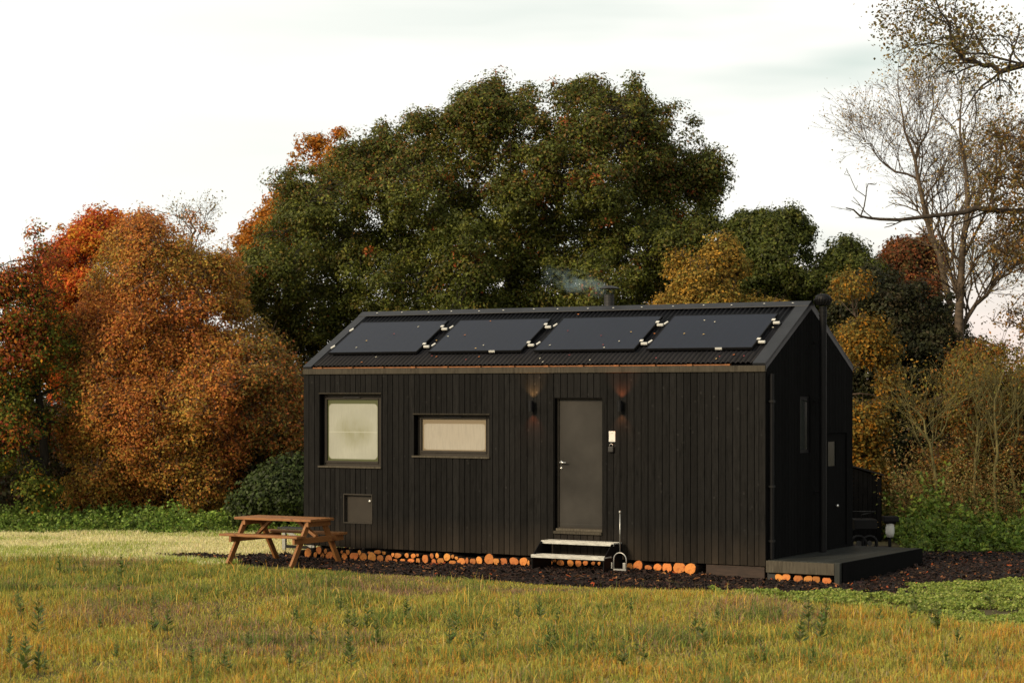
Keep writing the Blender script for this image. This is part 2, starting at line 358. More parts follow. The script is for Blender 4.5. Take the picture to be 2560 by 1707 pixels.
# --- foreground meadow
def meadow():
    n = 680000; Y = np.sqrt(rng.random(n)*(35.2**2-17.6**2)+17.6**2); X = (rng.random(n)*2-1)*(Y*.262+1.2)
    front_ok = ~mulch_mask(X, Y, .05)
    v = (X-LEFT.x)*BX.x+(Y-LEFT.y)*BX.y
    far_line = np.interp(X, [-12, -8, -6.2, -5.4, -4], [33.7, 33.6, 34.2, 33.9, 32.6])
    k = front_ok & (Y < far_line+(edge_n(X, Y)-.5)*.8) & (v < 1) & ~in_poly(X, Y, GREEN)
    X, Y = X[k], Y[k]
    n1, n2, n3, n4 = VN(1.6, 1), VN(.5, 2), VN(.22, 3), VN(3.0, 4)
    p = n1(X, Y*.5); q = n2(X, Y); r = n3(X, Y); s = n4(X, Y*.4); k = rng.random(len(X))*1.0 < .45+.75*r; X, Y, p, q, r, s = [a[k] for a in (X, Y, p, q, r, s)]
    n = len(X)
    A = pick(n, [(.49, .45, .085), (.41, .41, .072), (.56, .48, .12), (.27, .30, .06), (.58, .34, .065), (.42, .31, .18)], [4, 4.5, 2.5, 3, 1.2, 1.5], .2)  # meadow tones muted, part of the foreground shade is in the colour
    Bc = pick(n, [(.66, .34, .055), (.60, .42, .07), (.50, .21, .055), (.44, .31, .13)], [3, 3, 1.3, 1.5], .2)
    Cc = pick(n, [(.34, .20, .14), (.42, .27, .17), (.30, .24, .10)], None, .2)
    D = pick(n, [(.17, .24, .055), (.23, .30, .07), (.14, .19, .05)], None, .2)
    cols = A.copy(); u = rng.random(n)
    near = np.clip((30-Y)/9, 0, 1)
    o_ = u < np.clip((r*.5+q*.5-.40)*2.4, 0, .7)*(.35+.65*near); cols[o_] = Bc[o_]
    u = rng.random(n); c_ = u < np.clip((p-.60)*3.0, 0, .6); cols[c_] = Cc[c_]
    band = np.exp(-((Y-28.6-.03*X)/.35)**2)*(VN(.9, 44)(X, Y) > .42)*(X < 1); u = rng.random(n); c_ = u < band*.75; cols[c_] = Cc[c_]
    u = rng.random(n); d_ = u < np.clip((q*.55+s*.6-.63)*3.2, 0, .65); cols[d_] = D[d_]
    h = (.04+.10*rng.random(n)**1.8)*(.20+1.35*q)*(1.15-.35*near*0); h *= np.clip(.28+.72*poly_dist(X, Y, MULCH)/1.9, .28, 1)
    tall = rng.random(n) < .014; h[tall] *= 2.0; yl = tall & (rng.random(n) < .6); cols[yl] = pick(yl.sum(), [(.75, .50, .10), (.70, .58, .16), (.66, .36, .07)])
    w = .006+.007*rng.random(n)**2; w[tall] *= .9
    blades('meadow_grass', X, Y, h, w, cols, 'rough green and golden meadow grass filling the foreground', lean=.75)
meadow()
def far_grass():
    n = 300000; Y = 32.5+rng.random(n)*12.5; X = -13.5+rng.random(n)*12.5; 
    far_line = np.interp(X, [-12, -8, -6.2, -5.4, -4], [33.7, 33.6, 34.2, 33.9, 32.6])
    v = (X-LEFT.x)*BX.x+(Y-LEFT.y)*BX.y; u_ = (X-LEFT.x)*AX.x+(Y-LEFT.y)*AX.y
    k = (Y > far_line-.5) & ~mulch_mask(X, Y, -.05) & ((u_ < -.15) | (v > 4)) & (X > -Y*.262-1.2); X, Y = X[k], Y[k]; n = len(X)
    a = VN(1.2, 9)(X*.5, Y); b = VN(.4, 10)(X, Y)
    cols = pick(n, [(.86, .78, .46), (.80, .76, .40), (.88, .80, .52), (.66, .68, .30)], [4, 3, 3, 2], .13)  # straw blades paled to carry the far field's sunlight in their colour
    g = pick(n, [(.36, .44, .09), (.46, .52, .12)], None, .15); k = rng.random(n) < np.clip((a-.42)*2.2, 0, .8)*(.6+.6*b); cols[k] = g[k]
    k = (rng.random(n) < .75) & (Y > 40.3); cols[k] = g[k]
    blades('mown_grass', X, Y, .035+.07*rng.random(n)*(.5+b), .009+.008*rng.random(n), cols, 'straw coloured short grass toned sunlit beyond the mulch on the left', lean=.5)
far_grass()
def clover():
    P = np.array(GREEN); n = 150000; X = rng.uniform(P[:, 0].min()-.2, P[:, 0].max()+.2, n); Y = rng.uniform(P[:, 1].min()-.2, P[:, 1].max()+.2, n)
    d = poly_dist(X, Y, GREEN); s = np.where(in_poly(X, Y, GREEN), d, -d); k = (s+(edge_n(X*1.5, Y*1.5)-.5)*.45 > -.02) & (VN(.12, 21)(X, Y)*.8+VN(.5, 22)(X, Y)*1.2 > .78); X, Y = X[k], Y[k]; n = len(X)
    z = terrain(X, Y)+.02+.06*rng.random(n)*(.3+VN(.2, 23)(X, Y)); c = np.stack([X, Y, z], 1)
    cols = pick(n, [(.26, .34, .06), (.35, .41, .09), (.18, .23, .05), (.42, .42, .14)], [4, 3, 2, 1], .15)
    leaf_quads('ground_cover', c, np.tile([[0, 0, 1.]], (n, 1)), .013+.014*rng.random(n), cols, 'leaf', None, .8, .8)
    bpy.data.objects['ground_cover']['kind'] = 'stuff'; tag(bpy.data.objects['ground_cover'], 'bright green low clover patch on the right before the mulch', 'ground cover')
def leaf_quads(name, C, nrm, size, cols, mat, parent, jit=.7, asp=.6):
    n = len(C); nn = unit(nrm+rng.normal(0, jit, (n, 3))); a = unit(np.cross(nn, rng.normal(0, 1, (n, 3)))); b = np.cross(nn, a); s = np.asarray(size)[:, None]
    bend = nn*s*.18
    V = np.stack([C-a*s, C-b*s*asp+bend, C+a*s, C+b*s*asp+bend], 1).reshape(-1, 3)
    return npmesh(name, V, 4, cols, M[mat], parent)
clover()
def chips():
    n = 60000; P = np.array(MULCH); X = rng.uniform(P[:, 0].min(), P[:, 0].max(), n); Y = rng.uniform(P[:, 1].min(), P[:, 1].max(), n)
    k = mulch_mask(X, Y, .0)
    u = (X-LEFT.x)*AX.x+(Y-LEFT.y)*AX.y; v = (X-LEFT.x)*BX.x+(Y-LEFT.y)*BX.y; k &= ~((u > .3) & (u < L-.2) & (v > .5)); X, Y = X[k], Y[k]; n = len(X)
    C = np.stack([X, Y, terrain(X, Y)+.022+.028*rng.random(n)], 1)
    cols = pick(n, [(.014, .008, .007), (.027, .014, .011), (.05, .024, .017), (.009, .006, .006), (.16, .07, .03), (.40, .17, .06), (.42, .09, .025)], [40, 30, 14, 20, 5, 1.2, .9], .25)
    nn = unit(np.array([[0, 0, 1.]])+rng.normal(0, .35, (n, 3))); a = unit(np.cross(nn, rng.normal(0, 1, (n, 3)))); b = np.cross(nn, a)
    s = (.014+.032*rng.random(n)**2)[:, None]; w = (.25+.3*rng.random(n))[:, None]*s; t = nn*.005
    a, b = a*s, b*w
    q = [C-a-b, C+a-b, C+a+b, C-a+b]; top = [p+t for p in q]; bot = [p-t for p in q]
    V = np.stack(top+[bot[0], bot[1], top[1], top[0]]+[bot[3], bot[2], top[2], top[3]]+[bot[1], bot[2], top[2], top[1]], 1).reshape(-1, 3)
    tag(npmesh('bark_mulch', V, 4, np.repeat(cols, 4, axis=0), M['chip']), 'dark brown bark chippings spread around the cabin', 'mulch', None, 'stuff')
chips()

# ------------------------------------------------------------------ cabin
cabin = empty('cabin', LEFT, RZ, label='black timber-clad cabin with a dark corrugated metal roof', cat='cabin')
def rect(x0, x1, y0, y1, yo=0.0): return (U(x0, yo), U(x1, yo), Zf((x0+x1)/2, y1, yo), Zf((x0+x1)/2, y0, yo))
O_W1 = rect(799, 953, 984.5, 1166); O_W2 = rect(1034, 1224, 1036.5, 1141); O_H = rect(860.5, 930, 1236, 1306.5); O_D = rect(1385.5, 1505.5, 993.5, 1330)
OPEN = [O_W1, O_W2, O_H, O_D]
def spans(ua, ub, z0, z1, ops):
    out = [(z0, z1)]
    for (a, b, c, d) in ops:
        if ub > a+1e-4 and ua < b-1e-4:
            nw = []
            for (p, q) in out:
                if c > p: nw.append((p, min(q, c)))
                if d < q: nw.append((max(p, d), q))
            out = [(p, q) for p, q in nw if q-p > .003]
    return out
wall = MB(); u = .105; edges = []
while u < L-.03:
    w = random.choice([.098, .106, .114, .12]) if u < 4.2 else random.choice([.112, .118, .122]); w = min(w, L-.1-u)
    if w < .03: break
    edges.append((u, u+w-.011)); u += w
for (a, b) in edges:
    cuts = sorted({a, b} | {x for o in OPEN for x in o[:2] if a+.004 < x < b-.004}); c = random.uniform(.72, 1.25); dy = random.uniform(-.003, .003)
    for i in range(len(cuts)-1):
        for (p, q) in spans(cuts[i], cuts[i+1], ZB+random.uniform(-.004, .004), ZE-.1, OPEN): wall.box(cuts[i], cuts[i+1], dy, .024, p, q, c)
wall.box(0, .1, -.006, .024, ZB, ZE-.1, 1.1); wall.box(L-.1, L-.002, -.006, .024, ZB, ZE-.1, 1.1)
cuts = sorted({.06, L-.06} | {x for o in OPEN for x in o[:2]})
for i in range(len(cuts)-1):
    for (p, q) in spans(cuts[i], cuts[i+1], ZB+.02, ZE-.02, OPEN): wall.box(cuts[i], cuts[i+1], .026, .17, p, q, .25)
wall.build('front_wall', M['clad'], cabin)
fb = MB(); fb.box(-.004, L+.004, -.026, .03, ZE-.092, ZE, 1.0); fb.build('fascia', M['trim'], cabin, .004)
# right gable
def slope_top(y): return ZE+(ZR-ZE)*(1-abs(y-W/2)/(W/2))
gw1 = (*GW(2000, 990), ); gw1b = GW(2026, 1131)
G1 = (gw1[0], gw1b[0], gw1b[1], gw1[1]); dl = GW(2060, 1083); dr = GW(2117, 1366); GD = (dl[0], dr[0], .32, dl[1])
gab = MB(); y = .03
while y < W-.02:
    w = min(random.choice([.11, .118, .124]), W-.01-y)
    if w < .01: break
    ya, yb = y, y+w-.006; c = random.uniform(.8, 1.15)
    ccut = sorted({ya, yb} | {x for o in (G1, GD) for x in o[:2] if ya+.004 < x < yb-.004} | ({W/2} if ya < W/2 < yb else set()))
    for i in range(len(ccut)-1):
        a, b = ccut[i], ccut[i+1]
        for (p, q) in spans(a, b, ZB, 9, (G1, GD)):
            ta, tb = (slope_top(a)-.03, slope_top(b)-.03) if q > 8 else (q, q)
            gab.poly([(L-.02, a, p), (L+.002, a, p), (L+.002, b, p), (L-.02, b, p), (L-.02, a, ta), (L+.002, a, ta), (L+.002, b, tb), (L-.02, b, tb)],
                     [(0, 3, 2, 1), (4, 5, 6, 7), (0, 1, 5, 4), (1, 2, 6, 5), (2, 3, 7, 6), (3, 0, 4, 7)], c)
    y += w
gab.poly([(L-.05, .18, ZB+.02), (L-.05, W-.18, ZB+.02), (L-.05, W-.18, ZE-.03), (L-.05, W/2, ZR-.06), (L-.05, .18, ZE-.03)], [(0, 1, 2, 3, 4)], .3)
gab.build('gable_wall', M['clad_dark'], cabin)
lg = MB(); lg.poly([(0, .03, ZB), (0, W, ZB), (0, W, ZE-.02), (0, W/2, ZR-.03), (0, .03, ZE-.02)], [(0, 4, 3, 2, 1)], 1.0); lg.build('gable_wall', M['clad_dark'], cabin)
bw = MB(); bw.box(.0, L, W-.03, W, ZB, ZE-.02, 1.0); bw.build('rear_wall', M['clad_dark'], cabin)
fl = MB(); fl.box(.05, L-.05, .19, W-.05, ZB-.02, ZB+.015, .5); fl.build('floor_frame', M['skid'], cabin)
# roof
SL = Vector((0, W/2, ZR-ZE)); slen = SL.length; sd = SL.normalized(); nf = Vector((0, -sd.z, sd.y)); sdb = Vector((0, -sd.y, sd.z)); nb = Vector((0, sd.z, sd.y))
def corr(u0, u1, base, dirn, nrm, s0, s1, name):
    mb = MB(); n = int((u1-u0)/.0815*8); 
    for i in range(n+1):
        uu = u0+(u1-u0)*i/n; hh = .012*math.cos(2*PI*(uu-u0)/.0815)+.014
        for s in (s0, s1): mb.v.append(tuple(Vector((uu, base, ZE+.012))+dirn*s+nrm*hh)); mb.c.append(1.0)
    mb.f = [[2*i, 2*i+2, 2*i+3, 2*i+1] for i in range(n)]
    o = mb.build(name, M['roof'], cabin, smooth=True); m_ = o.modifiers.new('s', 'SOLIDIFY'); m_.thickness = .004; m_.offset = -1; return o
roof = corr(.1, L-.1, .0, sd, nf, .055, slen-.06, 'roof_sheet'); corr(.1, L-.1, W, sdb, nb, .0, slen-.06, 'roof_sheet')
deckr = MB()
deckr.poly([(.02, .02, ZE-.03), (L-.02, .02, ZE-.03), (L-.02, W/2, ZR-.04), (.02, W/2, ZR-.04), (L-.02, W-.02, ZE-.03), (.02, W-.02, ZE-.03)], [(0, 1, 2, 3), (3, 2, 4, 5)], .5)
deckr.build('roof_deck', M['black'], cabin)
vg = MB()
for (a, b) in ((-.006, .165), (L-.20, L+.006)):
    for dirn, nrm, by in ((sd, nf, 0), (sdb, nb, W)):
        vg = MB()
        p = [Vector((x, by, ZE))+dirn*s+nrm*h for s in (-.005, slen+.01) for x in (a, b) for h in (-.05 if False else .004, .045)]
        vg.poly(p, [(0, 1, 3, 2), (4, 6, 7, 5), (0, 4, 5, 1), (2, 3, 7, 6), (1, 5, 7, 3), (0, 2, 6, 4)], 1); vg.build('verge_flashing', M['flash'], cabin)
for x in (-.006, L+.003):
    vg = MB()
    vg.poly([(x, 0, ZE-.06), (x+.003, 0, ZE-.06), (x+.003, 0, ZE+.03), (x, 0, ZE+.03), (x, W/2, ZR-.06), (x+.003, W/2, ZR-.06), (x+.003, W/2, ZR+.04), (x, W/2, ZR+.04), (x, W, ZE-.06), (x+.003, W, ZE-.06), (x+.003, W, ZE+.03), (x, W, ZE+.03)],
            [(0, 1, 2, 3), (0, 4, 5, 1), (1, 5, 6, 2), (2, 6, 7, 3), (3, 7, 4, 0), (4, 8, 9, 5), (5, 9, 10, 6), (6, 10, 11, 7), (7, 11, 8, 4), (8, 11, 10, 9)], .5); vg.build('barge_board', M['flash'], cabin)
rc = MB(); apex = Vector((0, W/2, ZR+.062))
p = []
for x in (-.008, L+.008):
    for q in (apex-sd*.15, apex, apex-sdb*.15): p += [q+Vector((x, 0, 0)), q+Vector((x, 0, -.012))]
rc.poly(p, [(0, 2, 8, 6), (2, 4, 10, 8), (1, 7, 9, 3), (3, 9, 11, 5), (0, 6, 7, 1), (4, 5, 11, 10), (0, 1, 3, 2), (2, 3, 5, 4), (6, 8, 9, 7), (8, 10, 11, 9)], 1)
cap = rc.build('ridge_cap', M['flash'], cabin)
sm = MB().lathe([(.0001, .012), (.014, .008), (.018, 0)], n=8); sc0 = sm.build('screw', M['white'], cap); sc0.location = apex-sd*.07+Vector((.35, 0, 0))
for i in range(1, 16):
    c = sc0.copy(); COL.objects.link(c); c.parent = cap; c.location = apex-sd*random.uniform(.06, .09)+Vector((.35+i*.52+random.uniform(-.05, .05), 0, 0))
# orange battens showing under the sheet edge
bt = MB(); bt.box(.16, L-.62, .012, .034, ZE+.004, ZE+.022, 1)
for i in range(13):
    uu = .3+i*.62
    if uu < L-.5: bt.box(uu, uu+.085, -.03, .010, ZE+.001, ZE+.026, random.uniform(.8, 1.25))
bt.build('batten', M['batten'], cabin)
# windows
def pane(name, u0, u1, z0, z1, y, mat, parent, hx=False):
    me = bpy.data.meshes.new(name)
    vs = [(u0, y, z0), (u1, y, z0), (u1, y, z1), (u0, y, z1)] if not hx else [(y, u0, z0), (y, u1, z0), (y, u1, z1), (y, u0, z1)]
    t = .012; vs += [(a, b+t, c) if not hx else (a-t, b, c) for a, b, c in vs]
    me.from_pydata(vs, [], [(0, 1, 2, 3), (4, 7, 6, 5), (0, 4, 5, 1), (1, 5, 6, 2), (2, 6, 7, 3), (3, 7, 4, 0)]); uvl = me.uv_layers.new(name='UVMap'); cc = [(0, 0), (1, 0), (1, 1), (0, 1)]*2
    for lp in me.loops: uvl.data[lp.index].uv = cc[lp.vertex_index]
    me.update(); return link(name, me, mat, parent)
def ring(mb, u0, u1, z0, z1, y0, y1, l, r, b, t, col=1.0):
    mb.box(u0, u0+l, y0, y1, z0, z1, col); mb.box(u1-r, u1, y0, y1, z0, z1, col); mb.box(u0+l, u1-r, y0, y1, z0, z0+b, col); mb.box(u0+l, u1-r, y0, y1, z1-t, z1, col)
for (o, gl, mat) in ((O_W1, (819, 947, 998, 1152), 'fog1'), (O_W2, (1056, 1217, 1047, 1126.5), 'fog2')):
    d = .13; g = (U(gl[0], d), U(gl[1], d), Zf((gl[0]+gl[1])/2, gl[3], d), Zf((gl[0]+gl[1])/2, gl[2], d))
    f = MB(); u0, u1, z0, z1 = o
    ring(f, u0+.001, u1-.001, z0+.001, z1-.001, d-.015, d+.05, g[0]-u0, u1-g[1], g[2]-z0, z1-g[3])
    ring(f, g[0]-.03, g[1]+.012, g[2]-.035, g[3]+.02, d-.03, d-.016, .03, .012, .035, .02, 1.15)
    win = f.build('window', M['frame'], cabin, .003); pane('pane', *g, d, M[mat], win)
    s = MB(); s.box(u0-.02, u1+.01, -.03, .12, z0-.022, z0+.006, 1.3); s.build('sill', M['trim'], win, .002); s = MB(); s.box(u0-.012, u1+.006, -.012, -.004, z1, z1+.02, .6); s.build('drip_strip', M['trim'], win)
    lin = MB(); lin.box(u0+.001, u0+.008, .0, d-.016, z0+.008, z1-.001, .12); lin.box(u1-.008, u1-.001, .0, d-.016, z0+.008, z1-.001, .4); lin.box(u0+.009, u1-.009, .0, d-.016, z1-.008, z1-.001, .4); lin.build('reveal', M['clad'], win)  # left lining coloured darkest, shade of the recess put into the colour
    um = (g[0]+g[1])/2; hd = MB(); hd.box(um-.17, um+.17, d-.05, d-.031, g[3]+.022, g[3]+.036); hd.build('trickle_vent', M['flue'], win, .003)
# hatch
u0, u1, z0, z1 = O_H; h = MB(); ring(h, u0-.012, u1+.012, z0-.012, z1+.012, -.012, .06, .016, .016, .02, .02, .8); h.box(u0+.002, u1-.002, .06, .09, z0+.002, z1-.002, 1)
hat = h.build('hatch', M['frame'], cabin, .002)
lk = MB().lathe([(.0001, .022), (.02, .018), (.024, 0)], n=14).build('lock', M['chrome'], hat); lk.rotation_euler = (PI/2, 0, 0); lk.location = (U(924.5, .05), .058, Zf(924.5, 1252.5, .05))
# door
u0, u1, z0, z1 = O_D; d = .09; f = MB(); gl = (1399, 1503.5, 999, 1314); g = (U(gl[0], d), u1-.012, Zf(1450, 1315, d), Zf(1450, 999, d))
ring(f, u0+.001, u1-.001, z0+.001, z1-.001, d-.02, d+.08, g[0]-u0-.004, u1-g[1]-.004, g[2]-z0-.02, z1-g[3]-.006, .35)
dfr = MB(); dr_ = MB(); dr_.box(g[0], g[1], d, d+.045, g[2]-.03, g[3]); dr_.box(g[0]+.02, g[1]-.02, d-.012, d-.0005, g[2]-.02, g[2]+.035, .7)
door = dr_.build('door', M['door'], cabin, .004); f.build('door_frame', M['frame'], door)
th = MB(); th.box(u0+.0, u1, -.035, .068, z0-.03, z0+.012, 1.0); th.box(u0+.03, u1-.004, .0, .069, z0+.013, z0+.05, 1.5); th.build('threshold', M['trim'], door, .003)
lin = MB(); lin.box(u0+.001, u0+.012, .0, d-.021, z0+.014, z1-.001, .15); lin.box(u0+.013, u1-.002, .0, d-.021, z1-.012, z1-.001, .3); lin.build('reveal', M['clad'], door)  # door lining darkened likewise, recess shade painted in, most on the left
hz = Zf(1403, 1155, d); hu = U(1403, d); kz = Zf(1403, 1168, d)
hm = MB(); hm.tube([(hu, d-.012, hz), (hu, d-.002, hz)], .027, 16); hm.tube([(hu, d-.002, hz), (hu, d-.05, hz), (hu+.012, d-.062, hz), (hu+.12, d-.06, hz-.004)], [.011, .011, .011, .009], 10)
hm.tube([(hu, d-.010, kz-.01), (hu, d-.002, kz-.01)], .025, 16); hm.build('handle', M['chrome'], door, smooth=True)
# gable window, gable door
gf = MB(); a, b, c, e = G1
def yring(mb, y0, y1, z0, z1, x0, x1, t, col=1.0):
    mb.box(x0, x1, y0, y0+t, z0, z1, col); mb.box(x0, x1, y1-t, y1, z0, z1, col); mb.box(x0, x1, y0+t, y1-t, z0, z0+t, col); mb.box(x0, x1, y0+t, y1-t, z1-t, z1, col)
yring(gf, a+.001, b-.001, c+.001, e-.001, L-.06, L-.02, .05, .5); gwin = gf.build('window', M['black'], cabin); pane('pane', a+.05, b-.05, c+.05, e-.05, L-.03, M['dglass'], gwin, True)
a, b, c, e = GD; wy = GW(2073, 1104); wy2 = GW(2092, 1164); gd = MB(); x0, x1 = L-.055, L-.018
gd.box(x0, x1, a+.002, wy[0], c, e-.002, .8); gd.box(x0, x1, wy2[0], b-.002, c, e-.002, .8); gd.box(x0, x1, wy[0], wy2[0], c, wy2[1], .8); gd.box(x0, x1, wy[0], wy2[0], wy[1], e-.002, .8)
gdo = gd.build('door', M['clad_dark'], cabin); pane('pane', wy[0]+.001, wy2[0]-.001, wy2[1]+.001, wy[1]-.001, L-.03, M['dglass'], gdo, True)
ky, kz2 = GW(2090, 1264); k = MB().lathe([(.012, 0), (.012, .03), (.028, .036), (.03, .05), (.02, .062), (.0001, .066)], n=14).build('knob', M['chrome'], gdo, smooth=True); k.rotation_euler = (0, PI/2, 0); k.location = (L-.02, ky, kz2)
# downpipe and side flue
dp = MB(); yy, zz = GW(1928, 938); dp.tube([(L+.045, .12, ZE-.12), (L+.045, .12, .30)], .034, 12)
for z in (2.6, 1.35, .55): dp.box(L+.003, L+.084, .075, .165, z, z+.03)
dp.build('downpipe', M['black'], cabin)
fy = 1.98; fx = L+.14; kx = on_plane(2057.5, 900, Vector((fx, 0, 0)), Vector((1, 0, 0))); fy = kx.y; zt = on_plane(2057.5, 766, Vector((fx, fy, 0)), Vector((1, 0, 0))).z
fp = MB(); fp.tube([(fx, fy, .30), (fx, fy, zt)], .056, 16)
for z in (zt-.02, zt-.09, zt-.15): fp.tube([(fx, fy, z), (fx, fy, z+.018)], .063, 16)
for z in (1.2, 2.6, 3.5): fp.box(L+.003, fx-.05, fy-.02, fy+.02, z, z+.03)
flue = fp.build('side_flue', M['black'], cabin)
cw = MB(); cw.lathe([(.06, 0), (.10, .012), (.125, .06), (.13, .10), (.115, .145), (.07, .175), (.0001, .185)], (fx, fy, zt+.01), 24)
for i in range(20):
    th_ = 2*PI*i/20; r = .127
    cw.bar((fx+.09*math.cos(th_), fy+.09*math.sin(th_), zt+.02), (fx+(r+.012)*math.cos(th_+.25), fy+(r+.012)*math.sin(th_+.25), zt+.095), .006, .022)
    cw.bar((fx+(r+.012)*math.cos(th_+.25), fy+(r+.012)*math.sin(th_+.25), zt+.095), (fx+.08*math.cos(th_+.5), fy+.08*math.sin(th_+.5), zt+.172), .006, .022)
cw.build('turbine_cowl', M['black'], flue)
# chimney behind the ridge
cy_ = 2.05; cu = U(1522.5, cy_); ct = Zf(1522.5, 737, cy_); c1 = MB(); c1.tube([(cu, cy_, 3.7), (cu, cy_, ct)], .083, 20)
for z in (ct-.006, ct-.05, ct-.09, ct-.14): c1.tube([(cu, cy_, z), (cu, cy_, z+.010)], .089, 20)
chim = c1.build('chimney', M['flue'], cabin, smooth=False)
c2 = MB(); c2.lathe([(.0001, .045), (.06, .042), (.13, .022), (.178, .0), (.178, -.006), (.12, .008), (.0001, .02)], (cu, cy_, ct+.105), 28)
for th_ in (.3, 2.4, 4.5): c2.bar((cu+.07*math.cos(th_), cy_+.07*math.sin(th_), ct-.03), (cu+.07*math.cos(th_), cy_+.07*math.sin(th_), ct+.125), .016, .004)
c2.build('rain_cap', M['flue'], chim, smooth=False)
# skid board under right part
sk = MB(); sk.box(U(1763), L-.03, .03, .12, .015, ZB-.012, 1); sk.build('skid_board', M['skid'], cabin, .004)
for uu in (.6, 3.2, 5.7):
    pr = MB(); pr.box(uu, uu+.2, .9, 1.2, -.05, ZB-.021); pr.build('support_block', M['black'], cabin)

# ------------------------------------------------------------------ solar panels
PVS = [((908.5, 799.8), (1118.5, 799.8), (1044, 879.6), (825, 879.6)), ((1146.8, 799), (1371.5, 798.5), (1304.7, 877.8), (1075, 878.7)),
       ((1402.8, 795.3), (1653, 791.7), (1587.5, 872.2), (1338.7, 876.3)), ((1682.8, 789.4), (1937.5, 784.9), (1888.3, 866.8), (1617, 871.3))]
names = ['leftmost', 'second from left', 'third from left', 'rightmost']
RP = Vector((0, 0, ZE+.012))+nf*.085
M_ROOF = M_CAB @ Matrix.Translation((0, 0, ZE+.012)) @ Matrix(((1, 0, 0, 0), (0, sd.y, nf.y, 0), (0, sd.z, nf.z, 0), (0, 0, 0, 1)))
def roof_uv(px, py, lift=.085):
    p = on_plane(px, py, Vector((0, 0, ZE+.012))+nf*lift, nf); return p.x, (p-Vector((0, 0, ZE+.012))).dot(sd)
s_lo = np.mean([roof_uv(*P[2])[1] for P in PVS]+[roof_uv(*P[3])[1] for P in PVS]); s_hi = np.mean([roof_uv(*P[0])[1] for P in PVS]+[roof_uv(*P[1])[1] for P in PVS])
s_hi = min(s_hi, slen-.17)
panels = []
for P, nm in zip(PVS, names):
    ua = (roof_uv(*P[0])[0]+roof_uv(*P[3])[0])/2; ub = (roof_uv(*P[1])[0]+roof_uv(*P[2])[0])/2; wd = ub-ua; hh = s_hi-s_lo
    e = empty('solar_panel', label='%s of the four dark solar panels on the corrugated roof' % nm, cat='solar panel', group='solar panels on the cabin roof')
    e.matrix_world = M_ROOF @ Matrix.Translation((ua, s_lo, 0))
    b_ = MB(); ring(b_, 0, wd, 0, hh, -.001, .001, .01, .01, .01, .01)
    b_ = MB(); t = .014
    for (x0, x1, y0, y1) in ((0, wd, 0, t), (0, wd, hh-t, hh), (0, t, t, hh-t), (wd-t, wd, t, hh-t)): b_.box(x0, x1, y0, y1, .05, .087)
    b_.build('frame', M['black'], e); b_ = MB(); b_.box(t, wd-t, t, hh-t, .055, .0845); b_.build('glass', M['pv'], e)
    for fr in (.2, .76):
        r_ = MB(); r_.box(-.03, wd+.14, fr*hh-.02, fr*hh+.02, .03, .049); r_.build('rail', M['black'], e)
        r_ = MB(); r_.box(wd-.015, wd+.045, fr*hh+.01, fr*hh+.055, .088, .106); r_.box(wd+.02, wd+.13, fr*hh-.033, fr*hh+.0, .05, .085); r_.build('bracket', M['white'], e, .006)
        if nm != 'leftmost':
            r_ = MB(); r_.bar((-.055, fr*hh-.01, .075), (-.01, fr*hh+.05, .09), .03, .02); r_.build('bracket', M['white'], e, .004)
        else:
            r_ = MB(); r_.bar((-.09, fr*hh-.01, .06), (-.02, fr*hh+.03, .085), .04, .02); r_.build('bracket', M['white'], e, .004)
    if nm in ('second from left', 'rightmost'):
        r_ = MB(); x_ = wd*.66; r_.box(x_, x_+.11, -.012, .003, .06, .09); r_.build('end_cap', M['white'], e)
    panels.append((ua, wd, hh))
# fallen leaves on the roof
def leaf_mesh():
    mb = MB(); mb.poly([(-.05, 0, 0), (-.02, -.028, .014), (.03, -.024, .008), (.055, 0, .002), (.03, .026, .014), (-.02, .03, .006), (0, 0, .004)], [(0, 1, 6), (1, 2, 6), (2, 3, 6), (3, 4, 6), (4, 5, 6), (5, 0, 6)]); return mb
LM = [simple('leaf_yellow', (.5, .34, .12), .6, bmp=0), simple('leaf_orange', (.48, .15, .03), .6, bmp=0), simple('leaf_red', (.22, .04, .04), .6, bmp=0), simple('leaf_pale', (.55, .52, .42), .6, bmp=0)]
LP = [leaf_mesh().build('fallen_leaf', m) for m in LM]; used = [False]*4
def put_leaf(px, py, k, lift, where, s=1.0):
    ua, sa = roof_uv(px, py, lift)
    if used[k]: o = LP[k].copy(); COL.objects.link(o)
    else: o = LP[k]; used[k] = True
    o.matrix_world = M_ROOF @ Matrix.Translation((ua, sa, lift+.003)) @ Matrix.Rotation(random.random()*6, 4, 'Z') @ Matrix.Scale(s*.38, 4)
    tag(o, 'small fallen %s leaf lying on %s' % (['yellow', 'orange', 'dark red', 'pale'][k], where), 'leaf', 'fallen leaves on the roof')
pn = ['the leftmost solar panel', 'the second solar panel from the left', 'the third solar panel from the left', 'the rightmost solar panel']
for px, py, k, i in ((1046, 817, 3, 0), (916, 852, 0, 0), (891, 869, 3, 0), (985, 835, 2, 0), (1226, 803, 1, 1), (1162, 838, 1, 1), (1209, 863, 3, 1), (1120, 841, 3, 1), (1189, 871, 0, 1), (1420, 827, 2, 2), (1508, 862, 2, 2), (1510, 869, 3, 2), (1375, 863, 3, 2), (1577, 830, 0, 2), (1548, 853, 3, 2), (1503, 839, 2, 2), (1711, 834, 0, 3), (1759, 836, 0, 3), (1761, 801, 3, 3), (1787, 805, 3, 3)):
    put_leaf(px, py, k, .089, pn[i])
for px, py, k in ((904, 906, 1), (1091, 892, 1), (1079, 890, 2), (1198, 892, 1), (1350, 896, 3), (1357, 905, 3), (1423, 888, 2), (1475, 900, 3), (1799, 891, 2), (1835, 887, 1), (1860, 890, 2), (1791, 897, 0), (1165, 899, 2), (1640, 895, 2), (940, 893, 3)):
    put_leaf(px, py, k, .03, 'the roof ribs below the panels')
